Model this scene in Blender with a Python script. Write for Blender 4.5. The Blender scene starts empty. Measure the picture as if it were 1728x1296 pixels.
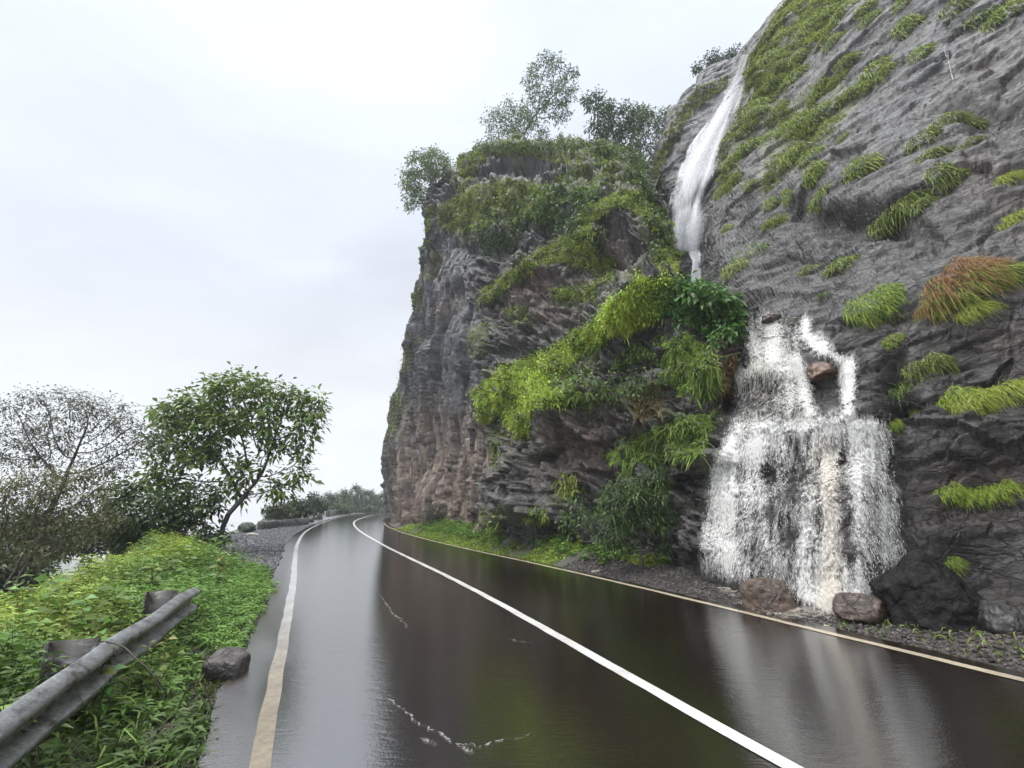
import bpy, math, random
import numpy as np
from mathutils import Vector, Matrix
from mathutils.bvhtree import BVHTree
rs = np.random.RandomState(7); random.seed(7)
D = bpy.data; SC = bpy.context.scene; COL = SC.collection

# ------------------------------------------------------------------ camera measures
F, CX, CY, HC = 820.0, 864.0, 648.0, 1.6
TH = math.atan(202/820.0); CT, ST = math.cos(TH), math.sin(TH)
EYE = np.array([0, 0, HC])
def ray(px, py):
    u = (np.asarray(px, float)-CX)/F; v = (CY-np.asarray(py, float))/F
    return np.stack([u, CT-v*ST, ST+v*CT], -1)
def P(px, py, Y):
    d = ray(px, py); return EYE + d*(np.asarray(Y, float)/d[..., 1])[..., None]
def G(px, py, z=0.0):
    d = ray(px, py); return EYE + d*((z-HC)/d[..., 2])[..., None]
def proj(p):
    q = p-EYE; dep = np.maximum(q[..., 1]*CT+q[..., 2]*ST, .05); up = -q[..., 1]*ST+q[..., 2]*CT
    return CX+F*q[..., 0]/dep, CY-F*up/dep, dep

# ------------------------------------------------------------------ noise (numpy)
def h01(ix, iy, iz, seed):
    n = (ix.astype(np.int64)*374761393 + iy.astype(np.int64)*668265263 + iz.astype(np.int64)*2147483647*3 + iz.astype(np.int64)*1274126177 + seed*69069*31) & 0xffffffff
    n = ((n ^ (n >> 13))*1274126177) & 0xffffffff
    n = ((n ^ (n >> 16))*2246822519) & 0xffffffff
    return ((n ^ (n >> 15)) & 0xffffff)/float(0xffffff)
def vnoise(p, seed=0):
    i = np.floor(p).astype(np.int64); f = p-i; f = f*f*f*(f*(f*6-15)+10)
    r = 0
    for dx in (0, 1):
        wx = f[:, 0] if dx else 1-f[:, 0]
        for dy in (0, 1):
            wy = f[:, 1] if dy else 1-f[:, 1]
            for dz in (0, 1):
                wz = f[:, 2] if dz else 1-f[:, 2]
                r = r + wx*wy*wz*h01(i[:, 0]+dx, i[:, 1]+dy, i[:, 2]+dz, seed)
    return r*2-1
def fbm(p, o=5, seed=0, gain=.5, lac=2.03):
    r = 0; a = 1.0; q = np.array(p, float)
    for k in range(o):
        r = r+a*vnoise(q, seed+k); a *= gain; q = q*lac+11.3
    return r
def ridged(p, o=5, seed=0, gain=.5):
    r = 0; a = 1.0; q = np.array(p, float)
    for k in range(o):
        r = r+a*(1-2*np.abs(vnoise(q, seed+k))); a *= gain; q = q*2.07+7.7
    return r
def worley(p, seed=0):
    """tilted random plane of the nearest cell (rock facets) and the distance to the cell edge"""
    i = np.floor(p).astype(np.int64); n = len(p)
    b1 = np.full(n, 9.); b2 = np.full(n, 9.); pl = np.zeros(n)
    for dx in (-1, 0, 1):
        for dy in (-1, 0, 1):
            for dz in (-1, 0, 1):
                c = i+np.array([dx, dy, dz]); a = [h01(c[:, 0], c[:, 1], c[:, 2], seed+k*17) for k in range(3)]
                dv = np.stack(a, 1)+c-p; d = (dv**2).sum(1)
                t = [h01(c[:, 0], c[:, 1], c[:, 2], seed+91+k*13)*2-1 for k in range(4)]
                pv = t[3]*.7-(dv[:, 0]*t[0]+dv[:, 1]*t[1]+dv[:, 2]*t[2])
                m = d < b1
                b2 = np.where(m, b1, np.minimum(b2, d)); pl = np.where(m, pv, pl); b1 = np.where(m, d, b1)
    return pl, np.sqrt(b2)-np.sqrt(b1)
def sm(a, b, x):
    t = np.clip((np.asarray(x, float)-a)/(b-a), 0, 1); return t*t*(3-2*t)
def inpoly(px, py, poly):
    poly = np.asarray(poly, float); r = np.zeros(px.shape, bool); j = len(poly)-1
    for i in range(len(poly)):
        xi, yi = poly[i]; xj, yj = poly[j]
        if yi != yj:
            r ^= ((yi > py) != (yj > py)) & (px < (xj-xi)*(py-yi)/(yj-yi)+xi)
        j = i
    return r
def polyrand(poly, n):
    poly = np.asarray(poly, float); lo = poly.min(0); hi = poly.max(0); out = []; c = 0
    while c < n:
        q = lo+(hi-lo)*rs.rand(n*2, 2); q = q[inpoly(q[:, 0], q[:, 1], poly)]; out.append(q); c += len(q)
    return np.concatenate(out)[:n]
def unit(v): return v/np.maximum(np.linalg.norm(v, axis=-1, keepdims=True), 1e-9)

# ------------------------------------------------------------------ object helpers
def tag(o, label=None, cat=None, group=None, kind=None):
    if label: o['label'] = label
    if cat: o['category'] = cat
    if group: o['group'] = group
    if kind: o['kind'] = kind
    return o
def empty(name, loc, label=None, cat=None, group=None):
    o = D.objects.new(name, None); COL.objects.link(o); o.location = Vector(loc); o.empty_display_size = .2
    return tag(o, label, cat, group)
def mkmesh(name, V, Q, mat, tint=None, smooth=False, alpha=None):
    V = np.asarray(V, np.float32); Q = np.asarray(Q, np.int32); k = Q.shape[1]
    me = D.meshes.new(name); me.vertices.add(len(V)); me.vertices.foreach_set('co', V.ravel())
    me.loops.add(Q.size); me.loops.foreach_set('vertex_index', Q.ravel())
    me.polygons.add(len(Q)); me.polygons.foreach_set('loop_start', np.arange(0, Q.size, k, dtype=np.int32))
    if smooth: me.polygons.foreach_set('use_smooth', np.ones(len(Q), bool))
    me.update(calc_edges=True)
    if tint is not None:
        c = np.ones((len(V), 4), np.float32); c[:, :3] = tint
        if alpha is not None: c[:, 3] = alpha
        me.attributes.new('tint', 'FLOAT_COLOR', 'POINT').data.foreach_set('color', c.ravel())
    me.materials.append(mat)
    return me
def mk(name, V, Q, mat, tint=None, parent=None, smooth=False, alpha=None, loc=None):
    V = np.asarray(V, float)
    if loc is None and parent is not None: loc = None
    if parent is not None: V = V-np.array(parent.location)
    elif loc is not None: V = V-np.asarray(loc)
    o = D.objects.new(name, mkmesh(name, V, Q, mat, tint, smooth, alpha)); COL.objects.link(o)
    if parent is not None: o.parent = parent
    elif loc is not None: o.location = Vector(loc)
    return o
class Bag:
    """collects quads of one mesh"""
    def __init__(s): s.V = []; s.Q = []; s.T = []; s.n = 0
    def add(s, V, Q, T):
        V = np.asarray(V, float); s.V.append(V); s.Q.append(np.asarray(Q)+s.n); s.n += len(V)
        s.T.append(np.broadcast_to(np.asarray(T, float), V.shape).copy())
    def build(s, name, mat, parent=None, smooth=False, loc=None):
        return mk(name, np.concatenate(s.V), np.concatenate(s.Q), mat, np.concatenate(s.T), parent, smooth, loc=loc)
def gridq(nu, nv):
    i = np.arange(nu*nv).reshape(nu, nv)
    return np.stack([i[:-1, :-1], i[1:, :-1], i[1:, 1:], i[:-1, 1:]], -1).reshape(-1, 4)

# ------------------------------------------------------------------ materials
def newmat(name):
    m = D.materials.new(name); m.use_nodes = True; nt = m.node_tree; nt.nodes.clear()
    return m, nt.nodes, nt.links
def N(ns, t, **kw):
    n = ns.new(t)
    for k, v in kw.items():
        if k in n.inputs: n.inputs[k].default_value = v
        else: setattr(n, k, v)
    return n
def noise(ns, ls, scale, detail=6, rough=.55, vec=None, mapscale=None, coord='Object'):
    t = N(ns, 'ShaderNodeNewGeometry'); out = t.outputs['Position']
    if mapscale:
        mp = N(ns, 'ShaderNodeMapping'); mp.inputs['Scale'].default_value = mapscale; ls.new(out, mp.inputs['Vector']); out = mp.outputs['Vector']
    n = N(ns, 'ShaderNodeTexNoise', Scale=scale, Detail=detail, Roughness=rough); ls.new(out, n.inputs['Vector'])
    return n
def ramp(ns, ls, src, a, b, lo=0., hi=1.):
    r = N(ns, 'ShaderNodeMapRange'); r.inputs['From Min'].default_value = a; r.inputs['From Max'].default_value = b
    r.inputs['To Min'].default_value = lo; r.inputs['To Max'].default_value = hi; ls.new(src, r.inputs['Value']); return r.outputs['Result']
def mulcol(ns, ls, col, fac):
    m = N(ns, 'ShaderNodeVectorMath', operation='SCALE'); ls.new(col, m.inputs[0]); ls.new(fac, m.inputs['Scale']); return m.outputs[0]

def rock_mat(name, mapscale, wet=.42, bump=.06, spec=.5):
    m, ns, ls = newmat(name)
    at = N(ns, 'ShaderNodeAttribute', attribute_name='tint')
    n1 = noise(ns, ls, 1.6, 8, .62, mapscale=mapscale); n2 = noise(ns, ls, 9, 8, .65, mapscale=mapscale); n3 = noise(ns, ls, 38, 4, .6)
    c = mulcol(ns, ls, at.outputs['Color'], ramp(ns, ls, n1.outputs['Fac'], .25, .75, .62, 1.38))
    c = mulcol(ns, ls, c, ramp(ns, ls, n2.outputs['Fac'], .3, .7, .6, 1.4))
    ge = N(ns, 'ShaderNodeNewGeometry'); mp = N(ns, 'ShaderNodeMapping'); mp.inputs['Scale'].default_value = mapscale; mp.inputs['Rotation'].default_value = (.25, .15, 0); ls.new(ge.outputs['Position'], mp.inputs['Vector'])
    va = N(ns, 'ShaderNodeVectorMath', operation='MULTIPLY_ADD'); ls.new(n1.outputs['Color'], va.inputs[0]); va.inputs[1].default_value = (.5, .5, .5); ls.new(mp.outputs[0], va.inputs[2])
    prev = n2.outputs['Fac']
    for sc_, wgt, lo_ in ((1.5, .55, .72), (4.6, .30, .78)):
        ve = N(ns, 'ShaderNodeTexVoronoi', feature='DISTANCE_TO_EDGE', Scale=sc_); ls.new(va.outputs[0], ve.inputs['Vector']); vf = N(ns, 'ShaderNodeTexVoronoi', feature='F1', Scale=sc_); ls.new(va.outputs[0], vf.inputs['Vector'])
        sx_ = N(ns, 'ShaderNodeSeparateColor'); ls.new(vf.outputs['Color'], sx_.inputs[0]); c = mulcol(ns, ls, c, ramp(ns, ls, sx_.outputs[0], 0, 1, lo_, 2-lo_))
        hh = N(ns, 'ShaderNodeMath', operation='MULTIPLY_ADD'); ls.new(ramp(ns, ls, ve.outputs['Distance'], 0, .05), hh.inputs[0]); hh.inputs[1].default_value = wgt; ls.new(prev, hh.inputs[2])
        h2 = N(ns, 'ShaderNodeMath', operation='MULTIPLY_ADD'); ls.new(sx_.outputs[1], h2.inputs[0]); h2.inputs[1].default_value = wgt*.7; ls.new(hh.outputs[0], h2.inputs[2]); prev = h2.outputs[0]
    ad = N(ns, 'ShaderNodeMath', operation='MULTIPLY_ADD'); ls.new(prev, ad.inputs[0]); ad.inputs[1].default_value = 1.0
    sc = N(ns, 'ShaderNodeMath', operation='MULTIPLY'); ls.new(n3.outputs['Fac'], sc.inputs[0]); sc.inputs[1].default_value = .3; ls.new(sc.outputs[0], ad.inputs[2])
    b = N(ns, 'ShaderNodeBump', Strength=.9, Distance=bump); ls.new(ad.outputs[0], b.inputs['Height'])
    p = N(ns, 'ShaderNodeBsdfPrincipled'); ls.new(c, p.inputs['Base Color']); ls.new(b.outputs[0], p.inputs['Normal'])
    ls.new(ramp(ns, ls, n1.outputs['Fac'], .3, .7, wet-.14, wet+.2), p.inputs['Roughness']); p.inputs['Specular IOR Level'].default_value = spec
    o = N(ns, 'ShaderNodeOutputMaterial'); ls.new(p.outputs[0], o.inputs['Surface']); return m
def leaf_mat(name, rough=.45, trans=.3, spec=.35):
    m, ns, ls = newmat(name)
    at = N(ns, 'ShaderNodeAttribute', attribute_name='tint')
    p = N(ns, 'ShaderNodeBsdfPrincipled', Roughness=rough); p.inputs['Specular IOR Level'].default_value = spec
    ls.new(at.outputs['Color'], p.inputs['Base Color'])
    t = N(ns, 'ShaderNodeBsdfTranslucent'); ls.new(at.outputs['Color'], t.inputs['Color'])
    x = N(ns, 'ShaderNodeMixShader', Fac=trans); ls.new(p.outputs[0], x.inputs[1]); ls.new(t.outputs[0], x.inputs[2])
    o = N(ns, 'ShaderNodeOutputMaterial'); ls.new(x.outputs[0], o.inputs['Surface']); return m
def bark_mat():
    m, ns, ls = newmat('bark')
    at = N(ns, 'ShaderNodeAttribute', attribute_name='tint'); n1 = noise(ns, ls, 14, 6, .6, mapscale=(1, 1, .3))
    c = mulcol(ns, ls, at.outputs['Color'], ramp(ns, ls, n1.outputs['Fac'], .3, .7, .55, 1.5))
    b = N(ns, 'ShaderNodeBump', Strength=.7, Distance=.02); ls.new(n1.outputs['Fac'], b.inputs['Height'])
    p = N(ns, 'ShaderNodeBsdfPrincipled', Roughness=.6); ls.new(c, p.inputs['Base Color']); ls.new(b.outputs[0], p.inputs['Normal'])
    o = N(ns, 'ShaderNodeOutputMaterial'); ls.new(p.outputs[0], o.inputs['Surface']); return m
def water_mat(name, scale, mapscale, lo, hi, amp=.5):
    """falling water: white, thin where the attribute's alpha is low"""
    m, ns, ls = newmat(name)
    at = N(ns, 'ShaderNodeAttribute', attribute_name='tint'); n1 = noise(ns, ls, scale, 5, .6, mapscale=mapscale)
    ad = N(ns, 'ShaderNodeMath', operation='ADD'); ls.new(at.outputs['Alpha'], ad.inputs[0]); ls.new(ramp(ns, ls, n1.outputs['Fac'], .25, .75, -amp, amp), ad.inputs[1])
    a = ramp(ns, ls, ad.outputs[0], lo, hi)
    mu = N(ns, 'ShaderNodeMath', operation='MULTIPLY'); ls.new(a, mu.inputs[0]); ls.new(ramp(ns, ls, at.outputs['Alpha'], 0.02, .2), mu.inputs[1])
    p = N(ns, 'ShaderNodeBsdfPrincipled', Roughness=.35); ls.new(at.outputs['Color'], p.inputs['Base Color'])
    bp = N(ns, 'ShaderNodeBump', Strength=.8, Distance=.05); ls.new(n1.outputs['Fac'], bp.inputs['Height']); ls.new(bp.outputs[0], p.inputs['Normal'])
    tl = N(ns, 'ShaderNodeBsdfTranslucent'); ls.new(at.outputs['Color'], tl.inputs['Color'])
    w = N(ns, 'ShaderNodeMixShader', Fac=.35); ls.new(p.outputs[0], w.inputs[1]); ls.new(tl.outputs[0], w.inputs[2])
    t = N(ns, 'ShaderNodeBsdfTransparent'); x = N(ns, 'ShaderNodeMixShader'); ls.new(mu.outputs[0], x.inputs['Fac'])
    ls.new(t.outputs[0], x.inputs[1]); ls.new(w.outputs[0], x.inputs[2])
    o = N(ns, 'ShaderNodeOutputMaterial'); ls.new(x.outputs[0], o.inputs['Surface']); return m
def road_mat():
    m, ns, ls = newmat('wet_asphalt')
    n1 = noise(ns, ls, .35, 4, .5); n2 = noise(ns, ls, 60, 3, .6); n3 = noise(ns, ls, 2.2, 5, .6, mapscale=(.6, 2.2, 1)); n4 = noise(ns, ls, 13, 4, .6, mapscale=(.6, 1.8, 1))
    c = N(ns, 'ShaderNodeMix', data_type='RGBA'); c.inputs[6].default_value = (.006, .004, .0026, 1); c.inputs[7].default_value = (.013, .0085, .005, 1)
    ls.new(ramp(ns, ls, n1.outputs['Fac'], .35, .65), c.inputs[0])
    at = N(ns, 'ShaderNodeAttribute', attribute_name='tint'); c0 = c; c = N(ns, 'ShaderNodeMix', data_type='RGBA'); ls.new(c0.outputs[2], c.inputs[6]); c.inputs[7].default_value = (.030, .021, .013, 1); ls.new(at.outputs['Fac'], c.inputs[0])
    b1 = N(ns, 'ShaderNodeBump', Strength=.16, Distance=.014); ls.new(n3.outputs['Fac'], b1.inputs['Height'])
    b2 = N(ns, 'ShaderNodeBump', Strength=.25, Distance=.008); ls.new(n4.outputs['Fac'], b2.inputs['Height']); ls.new(b1.outputs[0], b2.inputs['Normal'])
    b3 = N(ns, 'ShaderNodeBump', Strength=.3, Distance=.003); ls.new(n2.outputs['Fac'], b3.inputs['Height']); sb = N(ns, 'ShaderNodeMath', operation='MULTIPLY_ADD'); ls.new(at.outputs['Fac'], sb.inputs[0]); sb.inputs[1].default_value = .022; sb.inputs[2].default_value = .003; ls.new(sb.outputs[0], b3.inputs['Distance']); ls.new(b2.outputs[0], b3.inputs['Normal'])
    p = N(ns, 'ShaderNodeBsdfPrincipled'); ls.new(c.outputs[2], p.inputs['Base Color']); p.inputs['IOR'].default_value = 4.5
    ra = N(ns, 'ShaderNodeMath', operation='MULTIPLY_ADD'); ls.new(at.outputs['Fac'], ra.inputs[0]); ra.inputs[1].default_value = .16; ls.new(ramp(ns, ls, n1.outputs['Fac'], .3, .7, .03, .10), ra.inputs[2]); ls.new(ra.outputs[0], p.inputs['Roughness']); ls.new(b3.outputs[0], p.inputs['Normal'])
    o = N(ns, 'ShaderNodeOutputMaterial'); ls.new(p.outputs[0], o.inputs['Surface']); return m
def paint_mat():
    m, ns, ls = newmat('road_paint')
    at = N(ns, 'ShaderNodeAttribute', attribute_name='tint'); n1 = noise(ns, ls, 30, 6, .7); n2 = noise(ns, ls, 2.5, 4, .6)
    c = mulcol(ns, ls, at.outputs['Color'], ramp(ns, ls, n1.outputs['Fac'], .3, .6, .7, 1.05)); c = mulcol(ns, ls, c, ramp(ns, ls, n2.outputs['Fac'], .3, .6, .8, 1.05))
    n3 = noise(ns, ls, 55, 6, .75); c = mulcol(ns, ls, c, ramp(ns, ls, n3.outputs['Fac'], .60, .66, 1, .25))
    b = N(ns, 'ShaderNodeBump', Strength=.2, Distance=.004); ls.new(n1.outputs['Fac'], b.inputs['Height'])
    p = N(ns, 'ShaderNodeBsdfPrincipled', Roughness=.25); ls.new(c, p.inputs['Base Color']); ls.new(b.outputs[0], p.inputs['Normal'])
    o = N(ns, 'ShaderNodeOutputMaterial'); ls.new(p.outputs[0], o.inputs['Surface']); return m
def ground_mat():
    m, ns, ls = newmat('wet_ground')
    at = N(ns, 'ShaderNodeAttribute', attribute_name='tint'); n1 = noise(ns, ls, 3, 8, .65); n2 = noise(ns, ls, 26, 5, .65)
    c = mulcol(ns, ls, at.outputs['Color'], ramp(ns, ls, n2.outputs['Fac'], .3, .7, .55, 1.45))
    b = N(ns, 'ShaderNodeBump', Strength=.8, Distance=.03); ls.new(n2.outputs['Fac'], b.inputs['Height'])
    p = N(ns, 'ShaderNodeBsdfPrincipled'); ls.new(c, p.inputs['Base Color']); ls.new(b.outputs[0], p.inputs['Normal'])
    ls.new(ramp(ns, ls, n1.outputs['Fac'], .4, .6, .3, .65), p.inputs['Roughness'])
    o = N(ns, 'ShaderNodeOutputMaterial'); ls.new(p.outputs[0], o.inputs['Surface']); return m
def metal_mat(nm='dirty_galvanised_steel', lo=.36, hi=.6):
    m, ns, ls = newmat(nm)
    n1 = noise(ns, ls, 5, 8, .7, mapscale=(1, 1, 3)); n2 = noise(ns, ls, 45, 5, .6)
    c = N(ns, 'ShaderNodeMix', data_type='RGBA'); c.inputs[6].default_value = (.04, .034, .028, 1); c.inputs[7].default_value = (.36, .37, .375, 1)
    ls.new(ramp(ns, ls, n1.outputs['Fac'], lo, hi), c.inputs[0])
    me = ramp(ns, ls, n1.outputs['Fac'], lo+.02, hi, .1, .7)
    cc = mulcol(ns, ls, c.outputs[2], ramp(ns, ls, n2.outputs['Fac'], .3, .7, .7, 1.2))
    b = N(ns, 'ShaderNodeBump', Strength=.2, Distance=.004); ls.new(n2.outputs['Fac'], b.inputs['Height'])
    p = N(ns, 'ShaderNodeBsdfPrincipled'); ls.new(cc, p.inputs['Base Color']); ls.new(me, p.inputs['Metallic']); ls.new(b.outputs[0], p.inputs['Normal'])
    ls.new(ramp(ns, ls, n2.outputs['Fac'], .3, .7, .32, .55), p.inputs['Roughness'])
    o = N(ns, 'ShaderNodeOutputMaterial'); ls.new(p.outputs[0], o.inputs['Surface']); return m
M_BLUFF = rock_mat('columnar_rock', (1.3, 1.3, .4), .42, .05)
M_CLIFF = rock_mat('layered_wet_rock', (.85, .85, 1.35), .38, .034, .42)
M_BOULDER = rock_mat('boulder_rock', (1, 1, 1), .33, .03, .6)
M_STONE = rock_mat('gravel_stone', (3, 3, 3), .4, .01)
M_LEAF = leaf_mat('leaf'); M_GRASS = leaf_mat('grass', .5, .3, .25)
M_BARK = bark_mat(); M_ROAD = road_mat(); M_PAINT = paint_mat(); M_GROUND = ground_mat(); M_METAL = metal_mat(); M_RUST = metal_mat('rusty_post_steel', .5, .85)
M_WATER = water_mat('falling_water', 17, (1.5, 1.5, .62), .37, .72)
M_SOFT = water_mat('soft_water', 5, (2.2, 2.2, .22), .10, 1.0)
M_VEIL = water_mat('silky_water', 4, (2.2, 2.2, .10), .12, .9, .22)
M_DROP = leaf_mat('water_drop', .25, .4, .5)

# ------------------------------------------------------------------ road lines (plan curves by Y)
def curve(ys, xs):
    ys = np.array(ys, float); xs = np.array(xs, float); g = np.gradient(xs, ys)
    def f(y):
        y = np.asarray(y, float); k = np.clip(np.searchsorted(ys, y)-1, 0, len(ys)-2); h = ys[k+1]-ys[k]; t = (y-ys[k])/h
        t2 = t*t; t3 = t2*t
        r = (2*t3-3*t2+1)*xs[k]+(t3-2*t2+t)*h*g[k]+(-2*t3+3*t2)*xs[k+1]+(t3-t2)*h*g[k+1]
        return np.where(y < ys[0], xs[0]+(y-ys[0])*g[0], np.where(y > ys[-1], xs[-1]+(y-ys[-1])*g[-1], r))
    return f
XL = curve([-30, 3.5, 9.66, 20.2, 26, 46, 60, 76, 88, 100, 112], [12.2, -1.57, -4.08, -8.5, -10.75, -17.0, -20.6, -23.8, -24.5, -22.5, -17])
XC = curve([-30, 3.5, 8.57, 20.2, 35, 46, 60, 76, 88, 100, 112], [14.5, 1.72, -.2, -5.1, -10.8, -14.35, -17.6, -20.2, -20.5, -18.3, -12.5])
XR = curve([-30, 5.06, 6.7, 9.15, 14.4, 18.7, 26, 46, 60, 76, 88, 100, 112], [18.6, 4.72, 4.0, 2.94, .45, -1.75, -5.1, -11.7, -14.6, -16.6, -16.6, -14.2, -8])
def strip(x0, x1, ys, z, w=6):
    t = np.linspace(0, 1, w)[None, :]; X = x0[:, None]*(1-t)+x1[:, None]*t
    V = np.stack([X, np.repeat(ys[:, None], w, 1), np.broadcast_to(z, X.shape)], -1)
    return V.reshape(-1, 3), gridq(w, len(ys)) if False else gridq(len(ys), w)[:, ::-1]
YS = np.concatenate([np.arange(-30, 0, 1.), np.arange(0, 30, .25), np.arange(30, 112, .8)])
edge = .10*fbm(np.stack([YS*1.3, YS*0, YS*0], 1), 4, 3)
x0 = XL(YS)-.42+edge*.7; x1 = XR(YS)+.32+edge
V, Q = strip(x0, x1, YS, .012, 40); dd_ = XL(V[:, 1])-V[:, 0]; mud = sm(-.05, .35, dd_+.15*fbm(V*np.array([1.5, 1.5, 1]), 4, 66))*sm(9, 4.5, V[:, 1])+.35*sm(.0, .3, dd_)*sm(30, 10, V[:, 1]); mud = np.clip(mud, 0, 1)[:, None]*np.ones(3)
tag(mk('road', V, Q, M_ROAD, mud), 'wet dark two lane asphalt road curving round the rock bluff', None, None, 'structure')
def line(name, fx, w, z, tintf, lab, wob=.012):
    wv = wob*fbm(np.stack([YS*2.1, YS*0+len(name), YS*0], 1), 4, 9); sl = np.gradient(fx(YS), YS); ww = w*np.sqrt(1+sl**2)/2
    V, Q = strip(fx(YS)-ww+wv, fx(YS)+ww+wv*.6, YS, z, 3)
    tag(mk(name, V, Q, M_PAINT, tintf(V)), lab, None, None, 'structure')
white = np.array([.60, .585, .55])
def tleft(V):
    k = sm(9, 3.5, V[:, 1])[:, None]; return np.array([.34, .33, .32])*(1-k)+np.array([.23, .19, .135])*k
line('edge_line', XL, .125, .018, tleft, 'worn muddy white edge line on the valley side of the road', .012)
line('edge_line', XR, .13, .018, lambda V: np.broadcast_to(np.array([.40, .34, .25]), V.shape), 'thin muddy edge line below the cliff')
line('centre_line', XC, .13, .018, lambda V: np.broadcast_to(white, V.shape), 'solid white centre line of the wet road')

# ------------------------------------------------------------------ ground
D0 = curve([-30, 0, 8, 13, 18, 30, 50, 65, 80, 112], [5, 3.4, 2.7, 3.2, 4.4, 4.3, 4.5, 8, 14, 18])
def ground_z(X, Y):
    dl = XL(Y)-X; dr = X-XR(Y)
    pn = np.stack([X.ravel()*.5, Y.ravel()*.5, X.ravel()*0], 1); n = fbm(pn, 4, 21).reshape(X.shape)
    z = np.full(X.shape, -.03)+.05*n*sm(1.2, 2.5, dl)
    z = z+.28*sm(1.2, 3.0, dl)*sm(20, 14, Y)*(1+.5*n)
    e = dl-D0(Y); z = z-np.where(e > 0, np.minimum(.75*e*sm(0, 2.5, e)+.0, 75+6*n), 0)*(1+.1*n)
    z = z+np.where(dr > 0, .4*sm(.4, 2.2, dr)*sm(9, 15, Y)+.12*sm(.3, 1.2, dr)+.05*n*sm(.4, 1, dr), 0)
    return z
def axis(lo, a, b, hi, st, k):
    mid = list(np.arange(a, b, st)); r = []; x = b; s = st
    while x < hi: r.append(x); s *= k; x += s
    l = []; x = a; s = st
    while x > lo: s *= k; x -= s; l.append(max(x, lo))
    return np.array(l[::-1]+mid+r+[hi])
gx = axis(-640, -26, 12, 300, .16, 1.13); gy = axis(-60, 0, 50, 640, .2, 1.13)
GX, GY = np.meshgrid(gx, gy, indexing='ij'); GZ = ground_z(GX, GY)
dl = XL(GY)-GX; dr = GX-XR(GY); n = fbm(np.stack([GX.ravel(), GY.ravel(), GX.ravel()*0], 1)*.6, 4, 5).reshape(GX.shape)
T = np.zeros(GX.shape+(3,)); T[:] = (.05, .06, .025)
def put(mask, c):
    global T
    mask = np.clip(mask, 0, 1)[..., None]; T = T*(1-mask)+np.array(c)*mask
put(sm(3.8, 3.0, dl+n*.4)*sm(11, 15, GY)*sm(75, 60, GY), (.13, .13, .14))
put(sm(1.5, .8, dl+n*.5)*sm(16, 12, GY), (.035, .028, .02))
put((dr > -1)*sm(13.5, 12, GY+n), (.05, .043, .04)); put((dr > -1)*sm(13, 15, GY+n)*sm(34, 30, GY), (.045, .06, .02)); put((dr > -1)*sm(32, 36, GY+n), (.09, .075, .06))
V = np.stack([GX, GY, GZ], -1).reshape(-1, 3)
tag(mk('ground', V, gridq(*GX.shape), M_GROUND, T.reshape(-1, 3), smooth=True), 'wet roadside ground dropping into the misty valley', None, None, 'structure')
def gz(x, y): return float(ground_z(np.array([[x]], float), np.array([[y]], float))[0, 0])

# ------------------------------------------------------------------ rock sheets
def catmull(A, n, axis=0):
    A = np.moveaxis(A, axis, 0); k = len(A); t = np.linspace(0, k-1, n); i = np.clip(np.floor(t).astype(int), 0, k-2); f = (t-i)
    f = f.reshape((-1,)+(1,)*(A.ndim-1)); g = lambda j: A[np.clip(j, 0, k-1)]
    p0, p1, p2, p3 = g(i-1), g(i), g(i+1), g(i+2)
    p0 = np.where((i == 0).reshape(f.shape), 2*p1-p2, p0); p3 = np.where((i == k-2).reshape(f.shape), 2*p2-p1, p3)
    R = .5*(2*p1+(p2-p0)*f+(2*p0-5*p1+4*p2-p3)*f*f+(3*p1-p0-3*p2+p3)*f**3)
    return np.moveaxis(R, 0, axis)
def pts(col):   # (px, py, Y) measured points, or ('w', x, y, z)
    return np.array([c[1:] if c[0] == 'w' else P(c[0], c[1], c[2]) for c in col], float)
def normals(S):
    n = np.cross(np.gradient(S, axis=0), np.gradient(S, axis=1)); return unit(n)
def blob(px, py, cx, cy, rx, ry): return np.exp(-((px-cx)/rx)**2-((py-cy)/ry)**2)

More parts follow.
